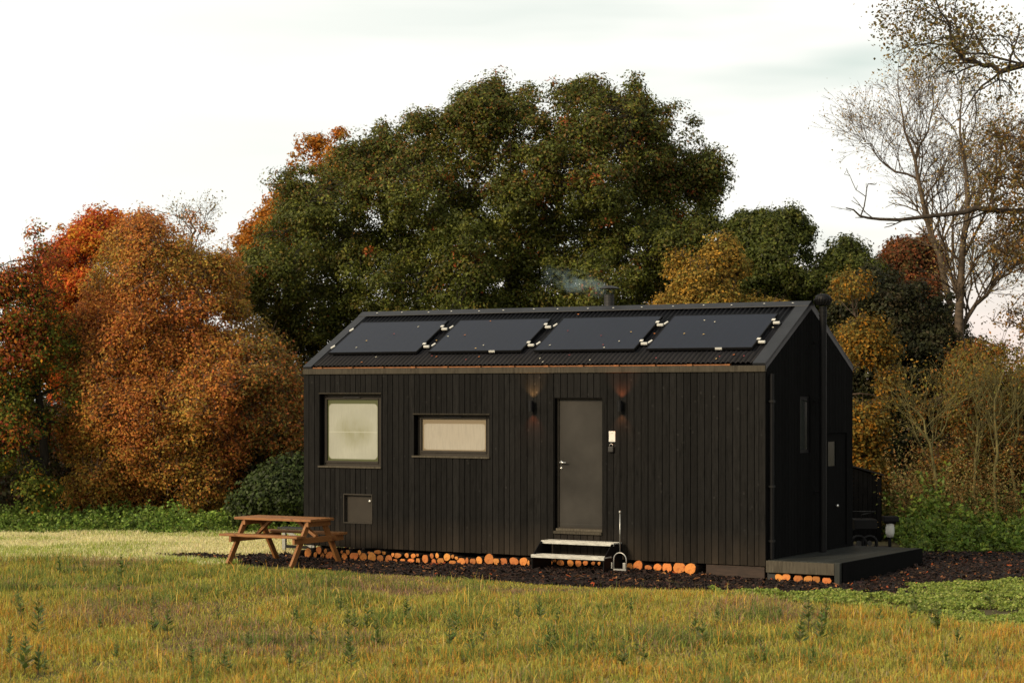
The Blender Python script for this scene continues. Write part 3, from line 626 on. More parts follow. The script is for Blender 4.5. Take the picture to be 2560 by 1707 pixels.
put_leaf(1636, 834, 1, .03, 'the roof gap left of the rightmost panel'); put_leaf(1611, 846, 1, .03, 'the roof gap left of the rightmost panel'); put_leaf(1091, 851, 0, .03, 'the roof gap right of the leftmost panel')
put_leaf(1445, 786, 1, .10, 'the ridge cap', 1.2); put_leaf(1932, 819, 3, .03, 'the bare roof at the right end')

# ------------------------------------------------------------------ wall lamps, notice, key safe
def lamp(px, py0, py1, label, cu, cd):
    yo = -.10; u_ = U(px, 0); zc = (Zf(px, py0)+Zf(px, py1))/2; hh = .085
    e = empty('wall_lamp', M_CAB @ Vector((u_, 0, zc)), RZ, label=label, cat='wall lamp', group='up-and-down lamps beside the door')
    b_ = MB(); prof = [(.034, -hh), (.038, -hh), (.038, hh), (.034, hh), (.034, hh-.02), (.0001, hh-.02)]; b_.lathe(prof, (0, -.075, 0), 20); b_.lathe([(.034, -hh), (.034, -hh+.02), (.0001, -hh+.02)], (0, -.075, 0), 20); b_.build('shade', M['black'], e, smooth=False)
    b_ = MB(); b_.box(-.03, .03, -.037, -.005, -.045, .045); b_.build('bracket', M['black'], e, .004)
    for s, (c, p) in ((1, cu), (-1, cd)):
        ld = bpy.data.lights.new('bulb', 'SPOT'); ld.energy = p; ld.color = c; ld.spot_size = math.radians(100); ld.spot_blend = .9; ld.shadow_soft_size = .02
        lo = bpy.data.objects.new('bulb', ld); COL.objects.link(lo); lo.parent = e; lo.location = (0, -.068, s*(hh-.005)); lo.rotation_euler = (PI if s > 0 else 0, 0, 0)
lamp(1333, 1001, 1029, 'black cylinder wall lamp left of the door, lit up and down', ((1, .52, .18), 22), ((1, .22, .07), 10))
lamp(1555, 1001, 1029, 'black cylinder wall lamp right of the door above the notice', ((1, .25, .08), 20), ((1, .36, .13), 9))
u0, u1, z0, z1 = rect(1523, 1539, 1077.5, 1104); e = empty('notice', M_CAB @ Vector(((u0+u1)/2, 0, (z0+z1)/2)), RZ, label='small white notice card on the wall right of the door', cat='sign')
w, h = (u1-u0)/2, (z1-z0)/2; b_ = MB(); b_.box(-w, w, -.014, -.006, -h, h); b_.build('card', M['white'], e, .004)
b_ = MB(); b_.box(-w*.35, w*.45, -.0165, -.0145, h*.62, h*.66); b_.build('print', M['paleg'], e); b_ = MB(); b_.box(-w*.35, w*.4, -.0165, -.0145, -h*.72, -h*.68); b_.build('print', M['paleg'], e)
u0, u1, z0, z1 = rect(1523, 1536, 1109, 1130); e = empty('key_safe', M_CAB @ Vector(((u0+u1)/2, 0, (z0+z1)/2)), RZ, label='small dark key safe with shackle fixed below the white notice', cat='key safe')
w, h = (u1-u0)/2, (z1-z0)/2; b_ = MB(); b_.box(-w, w, -.045, -.006, -h, h*.35); b_.build('body', M['flue'], e, .01)
b_ = MB(); b_.tube([(-w*.6, -.02, h*.3), (-w*.6, -.02, h*.8), (0, -.02, h), (w*.6, -.02, h*.8), (w*.6, -.02, h*.3)], .007, 8); b_.build('shackle', M['steel'], e, smooth=True)

# ------------------------------------------------------------------ steps
def frame_at(u_, v_, name, label, cat, **k):
    p = M_CAB @ Vector((u_, v_, 0)); g = float(terrain(p.x, p.y))+.02; return empty(name, (p.x, p.y, g), RZ, label=label, cat=cat, **k), g
fl_u = U(1324, -.72); fr_u = U(1501, -.72)
su0, su1 = fl_u, fr_u; st, g = frame_at(su0, -.62, 'doorstep', 'two-tread metal step with black sides below the cabin door', 'step'); ln_ = su1-su0
z1_ = .275-g; z2_ = .47-g
for (x0) in (-.012, ln_):
    b_ = MB(); pr = [(0-.02, 0), (.58, 0), (.58, z2_-.012), (.24, z2_-.012), (-.02, z1_-.03)]
    b_.poly([(x0, y, z) for y, z in pr]+[(x0+.012, y, z) for y, z in pr], [(4, 3, 2, 1, 0), (5, 6, 7, 8, 9), (0, 1, 6, 5), (1, 2, 7, 6), (2, 3, 8, 7), (3, 4, 9, 8), (4, 0, 5, 9)]); b_.build('side_panel', M['black'], st, .002)
for yy0, yy1, zz in ((-.03, .23, z1_), (.28, .55, z2_)):
    b_ = MB(); b_.box(-.02, ln_+.02, yy0, yy0+.02, zz-.045, zz)
    k = 5
    for i in range(k):
        a = yy0+.022+(yy1-yy0-.02)*i/k; b_.box(-.02, ln_+.02, a, a+(yy1-yy0-.02)/k-.006, zz-.02, zz+(.0 if i % 2 else .003), random.uniform(.85, 1.05))
    b_.build('tread', M['tread'], st, .002)

# ------------------------------------------------------------------ boot scraper
bu = U(1550, -.55); bs, g = frame_at(bu, -.55, 'boot_scraper', 'galvanised boot scraper with arched base and tall upright rod', 'boot scraper')
yb = (M_CAB @ Vector((bu, -.55, 0))).y; H_ = CZ-(1281-HY)/F*yb-g; Ha = CZ-(1381-HY)/F*yb-g
b_ = MB(); b_.tube([(0, 0, Ha), (0, 0, H_)], .0095, 10); b_.lathe([(.0001, -.024), (.015, -.018), (.021, 0), (.015, .017), (.0001, .023)], (0, 0, H_+.01), 14); b_.build('rod', M['steel'], bs, smooth=True)
R_ = .105; b_ = MB(); b_.tube([(-R_, 0, 0), (-R_, 0, Ha-R_)]+[(R_*math.cos(PI-PI*i/12), 0, Ha-R_+R_*math.sin(PI*i/12)) for i in range(1, 12)]+[(R_, 0, Ha-R_), (R_, 0, 0)], .0095, 10); b_.build('arch', M['steel'], bs, smooth=True)
b_ = MB(); b_.box(-R_, R_, -.012, .012, .035, .06); b_.build('scraper_bar', M['steel'], bs)
b_ = MB(); b_.box(R_-.055, R_-.01, -.01, .01, .06, .15); b_.build('brush_plate', M['steel'], bs, .003); b_ = MB(); b_.box(-R_-.03, -R_-.012, -.03, .03, .06, .15); b_.build('brush_plate', M['steel'], bs, .003)

# ------------------------------------------------------------------ deck
DW = 1.155; dz = .293; dk = empty('deck', M_CAB @ Vector((L, 0, 0)), RZ, label='low black timber deck built against the cabin gable end', cat='deck')
b_ = MB(); n_ = 9; bw_ = (DW-.02)/n_
for i in range(n_): b_.box(.02+i*bw_, .02+(i+1)*bw_-.007, .035, W-.035, dz-.03, dz+random.uniform(-.001, .001), random.uniform(.8, 1.25))
b_.build('deck_boards', M['deckm'], dk, .002)
b_ = MB(); b_.box(.005, DW-.085, 0, .03, dz-.18, dz-.01, 1.3); b_.build('front_board', M['trim'], dk, .003)
b_ = MB(); b_.box(DW-.08, DW, .0, .08, -.03, dz-.004, 1.0); b_.build('post', M['deckm'], dk, .003); b_ = MB(); b_.box(DW-.08, DW-.004, W-.12, W-.032, -.03, dz-.034); b_.build('post', M['deckm'], dk, .003)
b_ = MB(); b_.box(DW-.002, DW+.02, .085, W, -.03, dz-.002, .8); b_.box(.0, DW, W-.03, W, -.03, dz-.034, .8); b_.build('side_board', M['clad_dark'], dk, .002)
blk = MB(); blk.box(.0, .14, .06, .2, -.04, .10); blk.build('support_block', M['flue'], dk, .004)

# ------------------------------------------------------------------ log ends
A4 = [(815, 965, 15, 30), (905, 960, 28, 38), (997, 922, 22, 28), (968, 960, 15, 20), (1026, 965, 16, 22), (1053, 930, 13, 18), (1085, 968, 33, 28), (1120, 925, 8, 18), (1132, 975, 15, 26), (1190, 937, 10, 12), (1212, 975, 25, 25), (1240, 937, 15, 20), (1292, 977, 37, 33), (1338, 942, 15, 17), (1370, 987, 32, 30), (1418, 942, 11, 11), (1442, 987, 35, 33), (1490, 937, 27, 15), (1512, 994, 26, 26), (1543, 945, 15, 14), (1583, 995, 30, 26), (1637, 1008, 17, 14), (1618, 960, 12, 16), (1658, 967, 28, 19), (1700, 1006, 20, 13), (1735, 965, 17, 19), (1770, 1010, 26, 16), (1790, 970, 19, 18), (1826, 962, 11, 12), (1829, 1009, 18, 22), (1890, 993, 24, 37), (1945, 970, 15, 19), (1990, 968, 15, 18), (1962, 1018, 19, 20), (2020, 1018, 27, 27), (2073, 980, 25, 28), (2120, 975, 12, 14), (2118, 1022, 28, 15), (2152, 988, 13, 12), (2192, 1014, 33, 25), (2240, 1010, 14, 21), (2290, 1014, 22, 25), (2343, 1010, 24, 31)]
A5 = [(77, 998, 34, 41), (136, 1015, 24, 27), (198, 1015, 28, 30), (285, 1017, 38, 28), (365, 1017, 33, 30), (407, 1030, 9, 20), (575, 1025, 30, 26), (627, 1010, 12, 9), (675, 1028, 28, 22), (758, 1030, 25, 24), (825, 1030, 25, 27), (885, 1028, 21, 19), (950, 1032, 15, 14), (1000, 1032, 12, 15), (1255, 1057, 24, 23), (1325, 1055, 37, 34), (1412, 1067, 29, 16), (1490, 1065, 31, 27), (1570, 1072, 40, 38), (1672, 1080, 45, 45), (1765, 1088, 45, 41)]
logs = [(500+x/3.357, 1100+y/3.357, a/3.357, b/3.357, 0) for x, y, a, b in A4]+[(1200+x/3.357, 1100+y/3.357, a/3.357, b/3.357, 0) for x, y, a, b in A5]
logs += [(1800+x/3.092, 1050+y/3.092, a/3.092, b/3.092, 1) for x, y, a, b in ((455, 1215, 28, 24), (512, 1213, 27, 27), (603, 1227, 30, 28), (682, 1238, 31, 26), (745, 1229, 26, 27), (825, 1238, 33, 24))]
SEG = [(862, 'behind the picnic table legs'), (960, 'below the square hatch'), (1034, 'between the hatch and wide window'), (1130, 'under the left half of the wide window'), (1226, 'below the right half of the wide window'), (1325, 'just left of the metal step'), (1510, 'beneath the metal step'), (1760, 'right of the boot scraper')]
ORD = ['first', 'second', 'third', 'fourth', 'fifth', 'sixth', 'seventh', 'eighth', 'ninth', 'tenth', 'eleventh', 'twelfth', 'thirteenth']
logs.sort(key=lambda l: (l[4], l[0])); cnt = {}
for (px, py, rx, ry, onD) in logs:
    yo = -.02+random.uniform(-.03, .02) if not onD else .045
    u_ = U(px, yo); z_ = Zf(px, py, yo); p = M_CAB @ Vector((u_, yo, 0)); sc_ = p.y/F; a = rx*sc_/.84; b = ry*sc_*1.12
    gz = float(terrain(p.x, p.y))+.015; upper = z_-b > gz+.085
    z_ = max(z_, gz+b+.005)
    if onD: where = 'under the front edge of the deck'
    else: where = next(s for lim, s in SEG if px < lim)
    key = (where, upper); i = cnt.get(key, 0); cnt[key] = i+1
    row = '' if onD or px > 1226 and not upper else (' upper row,' if upper else ' lower row,')
    n = 14; prof = []
    ph = random.random()*6; fl = random.random() < .35
    for k in range(n):
        th_ = 2*PI*k/n; r = 1+.07*math.sin(2*th_+ph)+.05*math.sin(3*th_+ph*2)+random.uniform(-.03, .03)
        x = a*r*math.cos(th_); z = b*r*math.sin(th_)
        if fl and z > b*.72: z = b*.72
        prof.append((x, z))
    mb = MB(); ln2 = random.uniform(.35, .5)
    mb.poly([(x*1.04, 0.002, z*1.04) for x, z in prof]+[(x*1.04, ln2, z*1.04) for x, z in prof], [(k, n+k, n+(k+1) % n, (k+1) % n) for k in range(n)]+[list(range(n, 2*n))[::-1]])
    cfm = MB(); cv = random.uniform(.5, 1.0); cfm.poly([(x*.99, -.004, z*.99) for x, z in prof]+[(x*1.04, .002, z*1.04) for x, z in prof]+[(0, -.005, 0)], [(k, (k+1) % n, 2*n) for k in range(n)]+[(k, n+k, n+(k+1) % n, (k+1) % n) for k in range(n)], (cv, cv*random.uniform(.8, 1.05), cv*.9))
    lg_ = empty('log', M_CAB @ Vector((u_, yo, z_)), RZ+random.uniform(-.08, .08)*(0 if onD else 1), label='orange log end%s %s from left %s' % (',' + row if row else ',', ORD[min(i, 12)], where), cat='log', group='cut logs stored under the cabin' if not onD else 'cut logs under the deck edge')
    mb.build('bark', M['bark'], lg_); cfm.build('cut_face', M['cut'], lg_)

# ------------------------------------------------------------------ picnic table
def tz(x, y): return float(terrain(x, y))+.02
TO = Vector((-4.49, 33.6, 0)); pt = empty('picnic_table', (TO.x, TO.y, .03), RZ, label='wooden A-frame picnic table with two attached benches', cat='picnic table')
TL = 1.53; b_ = MB(); pw = .64/5
for i in range(5): b_.box(0, TL+random.uniform(-.004, .004), i*pw, (i+1)*pw-.008, .672, .712, random.uniform(.85, 1.15))
b_.build('tabletop', M['wood'], pt, .003)
for (y0, y1) in ((-.36, -.12), (.76, 1.0)):
    b_ = MB(); m_ = (y0+y1)/2; b_.box(-.02, TL+.0, y0, m_-.004, .425, .462, 1.05); b_.box(-.02, TL, m_+.004, y1, .425, .462, .9); b_.build('bench_seat', M['wood'], pt, .003)
for x in (.14, TL-.13):
    for (yt, yf) in ((.13, -.33), (.51, .95)):
        b_ = MB(); b_.bar((x, yt, .671), (x, yf, -.03), .045, .095, (0, 1, 0)); b_.build('leg', M['wood'], pt, .003)
    b_ = MB(); b_.bar((x+.047, -.34, .378), (x+.047, .98, .378), .045, .09); b_.build('crossbeam', M['wood'], pt, .003)
    b_ = MB(); b_.bar((x+.047, .02, .63), (x+.047, .62, .63), .045, .08); b_.build('top_rail', M['wood'], pt, .003)
for (xa, xb) in ((.22, .52), (TL-.12, TL-.50)):
    b_ = MB(); b_.bar((xa, .32, .42), (xb, .32, .668), .045, .07, (0, 1, 0)); b_.build('brace', M['wood'], pt, .003)

# grey metal frame at the left end of the cabin
g0 = at(711, 1392, 35.9); gx, gy = g0.x, g0.y; gs = empty('metal_frame', (gx, gy, tz(gx, gy)-.02), RZ, label='small grey steel frame standing between picnic table and cabin corner', cat='metal frame')
zt_ = CZ-(1313-HY)/F*gy-tz(gx, gy)
for x in (0, .62):
    b_ = MB(); b_.bar((x, 0, 0), (x, 0, zt_-.03), .07, .05, (0, 1, 0)); b_.build('leg', M['steel'], gs, .003)
b_ = MB(); b_.box(-.06, .7, -.12, .12, zt_-.03, zt_); b_.build('top_plate', M['flue'], gs, .003)
b_ = MB(); b_.bar((.04, 0, .12), (.58, 0, .12), .04, .05); b_.build('lower_rail', M['black'], gs)
b_ = MB(); b_.bar((.04, -.03, .40), (.6, -.03, .14), .01, .06); b_.build('brace', M['steel'], gs)

# ------------------------------------------------------------------ shed, garden cart and bin behind the deck
YS = 38.5; pL = at(2100, 1163, YS); pR = at(2204, 1192, YS); zt_l = at(2120, 1158, YS).z; zt_m = at(2188, 1189, YS).z
sh = empty('shed', (pL.x, YS, 0), 0, label='low black shed with sloping roof behind the cabin', cat='shed'); wS = pR.x-pL.x; xm = wS*.85
b_ = MB()
for i in range(9):
    a, b2 = wS*i/9, wS*(i+1)/9-.008; ta = zt_l+(zt_m-zt_l)*a/xm; tb = zt_l+(zt_m-zt_l)*b2/xm
    b_.poly([(a, 0, 0), (b2, 0, 0), (b2, .03, 0), (a, .03, 0), (a, 0, ta), (b2, 0, tb), (b2, .03, tb), (a, .03, ta)], [(0, 3, 2, 1), (4, 5, 6, 7), (0, 1, 5, 4), (1, 2, 6, 5), (2, 3, 7, 6), (3, 0, 4, 7)], random.uniform(.8, 1.1))
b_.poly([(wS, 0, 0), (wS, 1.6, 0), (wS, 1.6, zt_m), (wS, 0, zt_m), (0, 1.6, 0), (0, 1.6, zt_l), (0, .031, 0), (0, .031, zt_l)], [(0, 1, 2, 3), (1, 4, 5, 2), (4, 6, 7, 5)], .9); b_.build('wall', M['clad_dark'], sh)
b_ = MB(); b_.poly([(-.03, -.06, zt_l+.012), (wS+.04, -.06, zt_m+.0), (wS+.04, 1.65, zt_m), (-.03, 1.65, zt_l+.012), (-.03, -.06, zt_l+.04), (wS+.04, -.06, zt_m+.03), (wS+.04, 1.65, zt_m+.03), (-.03, 1.65, zt_l+.04)], [(0, 3, 2, 1), (4, 5, 6, 7), (0, 1, 5, 4), (1, 2, 6, 5), (2, 3, 7, 6), (3, 0, 4, 7)]); b_.build('roof', M['black'], sh)
YC = 36.0; c0 = at(2128, 1365, YC); ct_ = empty('garden_cart', (c0.x, YC, tz(c0.x, YC)), 0, label='dark two-wheeled metal cart with a rail handle behind the deck', cat='cart')
def rp(px, py): v = at(px, py, YC); return (v.x-c0.x, 0, v.z-tz(c0.x, YC))
b_ = MB(); q = rp(2135, 1322); r2 = rp(2192, 1298); b_.box(q[0], r2[0], -.05, .4, q[2], r2[2]); b_.build('tray', M['black'], ct_, .01)
b_ = MB(); b_.tube([rp(2132, 1278), rp(2188, 1278), rp(2153, 1286), rp(2153, 1296)], .008, 8); b_.tube([rp(2132, 1324), rp(2186, 1318)], .008, 8); b_.build('handle', M['flue'], ct_, smooth=True)
for px in (2145, 2172):
    b_ = MB(); w0 = rp(px, 1352)
    b_.tube([(w0[0]+.12*math.cos(t_*PI/10), -.08, .13+.12*math.sin(t_*PI/10)) for t_ in range(21)], .028, 8, cap=False); wh = b_.build('wheel', M['black'], ct_, smooth=True)
    h_ = MB(); h_.tube([(w0[0], -.1, .13), (w0[0], -.06, .13)], .045, 12); h_.build('hub', M['flue'], wh)
YB2 = 36.6; bb = at(2225, 1345, YB2); bn = empty('canister', (bb.x, YB2, tz(bb.x, YB2)), 0, label='small white rounded canister beneath a dark lid among green leaves', cat='canister')
zt0 = CZ-(1335-HY)/F*YB2; zl = at(2225, 1305, YB2).z
b_ = MB(); b_.lathe([(.0001, .12), (.06, .13), (.078, .2), (.08, .3), (.06, .37), (.03, .39), (.0001, .395)], (0, 0, zl-.40), 18); b_.build('body', M['white'], bn, smooth=True)
b_ = MB(); b_.box(-.13, .14, -.12, .12, zl+.0, zl+.10); b_.box(-.10, .10, -.08, .08, zl-.03, zl); b_.build('lid', M['black'], bn, .03)
b_ = MB(); b_.tube([(0, .02, -.02), (0, .02, zl-.27)], .03, 10); b_.build('post', M['black'], bn)

# ------------------------------------------------------------------ trees
def crown_pts(P, Y, n, rad, depth, shell=.7, holes=0.0, seed=0, bulge=.45):
    """cluster centres filling a rounded volume whose outline is the crown's"""
    P = np.array(P, float); W_ = np.stack([(P[:, 0]-CX)/F*Y, CZ-(P[:, 1]-HY)/F*Y], 1)
    lo, hi = W_.min(0), W_.max(0); r = np.random.default_rng(seed+31); out = []
    hn = VN(rad*2.0, seed+77); bn = VN(rad*2.6, seed+78)
    while len(out) < n:
        p = r.uniform(lo, hi, (n*3, 2)); k = in_poly(p[:, 0], p[:, 1], W_); p = p[k]; d = poly_dist(p[:, 0], p[:, 1], W_)
        k = (d > rad*.30*(.3+1.4*r.random(len(p)))); p, d = p[k], d[k]
        if holes: k = hn(p[:, 0], p[:, 1]) > holes*np.clip(1.35-d/.9, 0, 1); p, d = p[k], d[k]
        R = max(min((hi-lo)*.5), .5); t = np.clip(d/R, 0, 1); T = depth*np.sqrt(1-(1-t)**2)*(1-bulge+(.35+bulge)*bn(p[:, 0], p[:, 1]))
        s = np.where(r.random(len(p)) < .78, -1, 1); m = np.where(r.random(len(p)) < shell, .82+.18*r.random(len(p)), r.random(len(p)))
        out += list(np.stack([p[:, 0], Y+s*m*T, p[:, 1]], 1))
    return np.array(out[:n])
def edge_sprigs(P, Y, step, depth, seed):
    P = np.array(P, float); W_ = np.stack([(P[:, 0]-CX)/F*Y, CZ-(P[:, 1]-HY)/F*Y], 1); r = np.random.default_rng(seed+900); out = []; cen = W_.mean(0)
    for i in range(len(W_)):
        a, b = W_[i], W_[(i+1) % len(W_)]
        if max(a[1], b[1]) < 3.4: continue
        for k in range(int(np.linalg.norm(b-a)/step)+1):
            if r.random() < .35: continue
            q = a+(b-a)*r.random(); o = unit(q-cen+np.array([0, 1.0]))*r.uniform(-.50, .02); out.append([q[0]+o[0], Y+r.uniform(-.45, .2)*depth, q[1]+o[1]])
    return np.array(out)
def foliage(name, C, rad, per, size, colfn, parent, mat='leaf', flat=.8, up=.35, tufts=7, ts=.10, asp=.6, sp=.45):
    """boughs of leaf tufts: each bough carries a few loose tufts, each tuft a spray of leaves"""
    n = len(C); R_ = rad*(.45+.95*rng.random(n)); tc_ = np.repeat(C, tufts, axis=0)
    o = rng.normal(0, 1, (n*tufts, 3)); o = unit(o)*np.minimum(np.linalg.norm(o, axis=1, keepdims=True), 1.7)*sp; tc_ = tc_+o*np.repeat(R_, tufts)[:, None]*np.array([[1, 1, flat]])
    k = max(3, per//tufts); cnt = rng.integers(int(k*.5), int(k*1.5)+1, len(tc_)); tid = np.repeat(np.arange(len(tc_)), cnt); nl = len(tid)
    tr = ts*(.6+.9*rng.random(len(tc_)))
    d = rng.normal(0, 1, (nl, 3)); d = unit(d)*np.minimum(np.linalg.norm(d, axis=1, keepdims=True), 1.7); p = tc_[tid]+d*tr[tid][:, None]*np.array([[1, 1, .8]]); p[:, 2] = np.maximum(p[:, 2], .03)
    nr = unit(d)*.8+unit(o)[tid]*.5+np.array([[0, -.15, up+.2]])
    cols = colfn(tid, tc_[tid], p)
    return leaf_quads(name, p, nr, size*(.6+.8*rng.random(nl)), cols, mat, parent, .5, asp)
def mixcol(pal, wts, jc=.18, jl=.22):
    pal = np.array(pal); wts = np.array(wts)/sum(wts)
    def fn(idx, c, p):
        n = idx.max()+1; base = pal[rng.choice(len(pal), n, p=wts)]*(1+rng.normal(0, jc, (n, 1)))
        alt = pal[rng.choice(len(pal), len(idx), p=wts)]; m = (rng.random(len(idx)) < .3)[:, None]
        return np.clip(np.where(m, alt, base[idx])*(1+rng.normal(0, jl, (len(idx), 1))), .002, 1)
    return fn
def limbs(base, top, r0, C, nmain, sub=3, wob=.12, seed=0, rmin=.008):
    """trunk, main limbs to spread nodes, then branches reaching each cluster"""
    r = np.random.default_rng(seed+5); S = []
    base, top = np.array(base, float), np.array(top, float); k = 8; pts = [base+(top-base)*i/k+np.append(r.normal(0, wob, 2), 0)*(0 if i in (0,) else 1)*.6 for i in range(k+1)]
    rs = [r0*(1-.65*i/k)*(1.25 if i == 0 else 1) for i in range(k+1)]; T = []
    for i in range(k): T.append([*pts[i], *pts[i+1], rs[i], rs[i+1]])
    nodes = [(p, q) for p, q in zip(pts[2:], rs[2:])]
    M_ = C[r.choice(len(C), min(nmain, len(C)), replace=False)]; M_ = M_[np.argsort([np.linalg.norm(m-top) for m in M_])]; reach = []
    def path(a, b, ra, rb, ns, w):
        prev = a; out = []
        for i in range(1, ns+1):
            t = i/ns; q = a+(b-a)*t+np.array([0, 0, 1])*math.sin(PI*t)*np.linalg.norm(b-a)*.06+r.normal(0, w, 3)*(t < 1)
            out.append([*prev, *q, ra+(rb-ra)*(i-1)/ns, ra+(rb-ra)*t]); prev = q
        return out
    for m in M_:
        c = [(np.linalg.norm(m-p)+max(0, p[2]-m[2])*1.5, p, q) for p, q in nodes]; _, p, q = min(c, key=lambda z: z[0]); sg = path(p, m, q*.6, max(q*.22, rmin*2), 5, np.linalg.norm(m-p)*.035); S += sg; reach += [(np.array(s[3:6]), s[7]) for s in sg]
        nodes += [(np.array(s[3:6]), s[7]) for s in sg[1:]]
    RP_ = np.array([a for a, _ in reach]+[p for p in pts[3:]]); RR = np.array([b for _, b in reach]+rs[3:])
    for c in C:
        i = np.argmin(np.linalg.norm(RP_-c, axis=1)); a = RP_[i]; dd = np.linalg.norm(c-a)
        if dd < .05: continue
        S += path(a, c, min(RR[i]*.6, .03), rmin, 3, dd*.07)
        for _ in range(sub):
            q = c+unit(r.normal(0, 1, 3)+np.array([0, -.4, .5]))*r.uniform(.12, .38); S.append([*c, *q, rmin, rmin*.4])
    return T, S
def tree(name, label, P, Y, base, topz, r0, n, rad, per, size, colfn, depth, cat='tree', bark='trunk', group=None, nmain=26, sub=3, shell=.6, holes=0.0, seed=0, mat='leaf', flat=.8, rmin=.008, up=.35, asp=.6, tufts=7, ts=.10, sp=.45, sprigs=0.0, bulge=.45):
    C = crown_pts(P, Y, n, rad, depth, shell, holes, seed, bulge)
    if sprigs: C = np.concatenate([C, edge_sprigs(P, Y, sprigs, depth, seed)])
    bx = (base-CX)/F*Y
    e = empty(name, (bx, Y, 0), 0, label=label, cat=cat, group=group)
    T, S = limbs((bx, Y, 0), ((base+random.uniform(-10, 10)-CX)/F*Y, Y, topz), r0, C, nmain, sub, seed=seed, rmin=rmin)
    off = Vector((bx, Y, 0))
    t = segmesh('trunk', T, M[bark], e, 8); b = segmesh('branches', S, M[bark if bark != 'trunk' else 'twig'], e, 4)
    f = foliage('crown', C, rad, per, size, colfn, e, mat, flat, up, tufts, ts, asp, sp)
    for o in (t, b, f): o.matrix_parent_inverse = Matrix.Translation(-off)
    return e, C
G = 'trees along the field edge'
OAK = [(590, 710), (600, 645), (635, 590), (690, 565), (705, 480), (695, 440), (735, 445), (770, 435), (800, 445), (835, 392), (905, 370), (945, 325), (985, 300), (1020, 292), (1060, 288), (1110, 290), (1145, 245), (1160, 222), (1200, 225), (1232, 200), (1255, 232), (1290, 250), (1325, 205), (1345, 245), (1378, 262), (1425, 205), (1450, 230), (1475, 200), (1505, 240), (1530, 250), (1558, 188), (1590, 205), (1622, 232), (1640, 275), (1680, 285), (1705, 300), (1755, 315), (1745, 350), (1760, 380), (1812, 405), (1800, 480), (1780, 500), (1800, 560), (1830, 640), (1800, 760), (1700, 900), (1400, 1050), (900, 1050), (760, 930), (735, 900), (680, 850), (640, 790), (590, 760)]
def oakcol():
    base = mixcol([(.100, .118, .018), (.072, .088, .015), (.15, .155, .022), (.165, .125, .024)], [5, 4, 3, 1.4], .2, .3)
    def fn(idx, c, p):
        col = base(idx, c, p); n = idx.max()+1; u_ = np.random.default_rng(3).random(n); o = (u_ < .012)[idx]; col[o] = pick(o.sum(), [(.38, .12, .02), (.30, .07, .02)], None, .2)
        br = ((c[:, 2] > 7.2) & (rng.random(len(idx)) < .13)); col[br] = pick(br.sum(), [(.17, .09, .025), (.22, .1, .02)], None, .2); return col
    return fn
tree('oak_tree', 'huge broad green oak rising behind the cabin roof', OAK, 50, 1290, 6.5, .42, 2300, .40, 270, .034, oakcol(), 4.2, bark='trunkdark', nmain=60, sub=2, shell=.5, holes=.42, bulge=.6, tufts=7, ts=.12, sp=.42, flat=.75, sprigs=.30, seed=1, group=G)
BEECH = [(180, 900), (190, 820), (225, 730), (250, 680), (290, 600), (320, 548), (345, 530), (380, 528), (440, 530), (500, 545), (545, 578), (580, 620), (605, 660), (605, 740), (650, 800), (700, 840), (745, 900), (785, 1000), (785, 1120), (690, 1140), (640, 1190), (610, 1250), (560, 1295), (480, 1300), (300, 1290), (190, 1270), (175, 1050)]
def beechcol():
    def fn(idx, c, p):
        n = idx.max()+1; r = np.random.default_rng(8); a = VN(1.1, 50)(c[:, 0], c[:, 2]); hz = c[:, 2]
        A_ = pick(len(idx), [(.52, .22, .05), (.56, .28, .055), (.46, .175, .05)], None, .22); B_ = pick(len(idx), [(.44, .29, .06), (.35, .26, .055), (.52, .31, .06)], None, .22)
        C_ = pick(len(idx), [(.54, .18, .05), (.46, .15, .055), (.58, .22, .05)], None, .22); D_ = pick(len(idx), [(.30, .21, .06), (.24, .19, .05)], None, .2)
        u_ = rng.random(len(idx))*.5; k = a*.75+u_
        col = np.where((k < .5)[:, None], B_, np.where((k < .82)[:, None], A_, C_)); right = (c[:, 0] > -5.6) & (rng.random(len(idx)) < .55); col[right] = D_[right]; return col
    return fn
tree('beech_tree', 'wide copper and orange beech filling the left of the hedge line', BEECH, 45, 400, 4.6, .16, 1700, .30, 160, .030, beechcol(), 2.6, bark='twiglight', nmain=70, sub=7, shell=.65, holes=.34, tufts=7, ts=.11, sp=.5, bulge=.15, rmin=.007, sprigs=.3, seed=2, mat='leafdry', group=G)
RED = [(110, 760), (140, 650), (165, 615), (200, 570), (240, 550), (275, 535), (320, 540), (360, 600), (360, 760), (330, 900), (230, 1000), (150, 980)]
tree('maple_tree', 'scarlet and orange topped maple behind the copper beech', RED, 48, 240, 5.0, .13, 330, .40, 300, .036, mixcol([(.62, .12, .03), (.66, .22, .03), (.62, .32, .04), (.50, .09, .035)], [4, 4, 2, 2], .15, .2), 2, nmain=20, seed=3, mat='leafdry', group=G, holes=.3, sprigs=.35)
LT = [(-110, 660), (-20, 640), (20, 630), (35, 600), (60, 590), (85, 560), (105, 590), (135, 600), (160, 650), (180, 740), (200, 900), (195, 1100), (185, 1270), (-110, 1280)]
def ltcol():
    def fn(idx, c, p):
        z = c[:, 2]; a = VN(.9, 61)(c[:, 0], z); A_ = pick(len(idx), [(.13, .16, .025), (.10, .13, .022), (.18, .18, .03)], None, .2); B_ = pick(len(idx), [(.40, .08, .04), (.48, .16, .03), (.34, .12, .04)], None, .2); O_ = pick(len(idx), [(.62, .30, .03), (.56, .20, .03)], None, .2)
        k = a*.6+rng.random(len(idx))*.35+np.clip((z-2.5)/9, -.1, .3); col = np.where((k > .66)[:, None], B_, A_); o = rng.random(len(idx)) < .09; col[o] = O_[o]; return col
    return fn
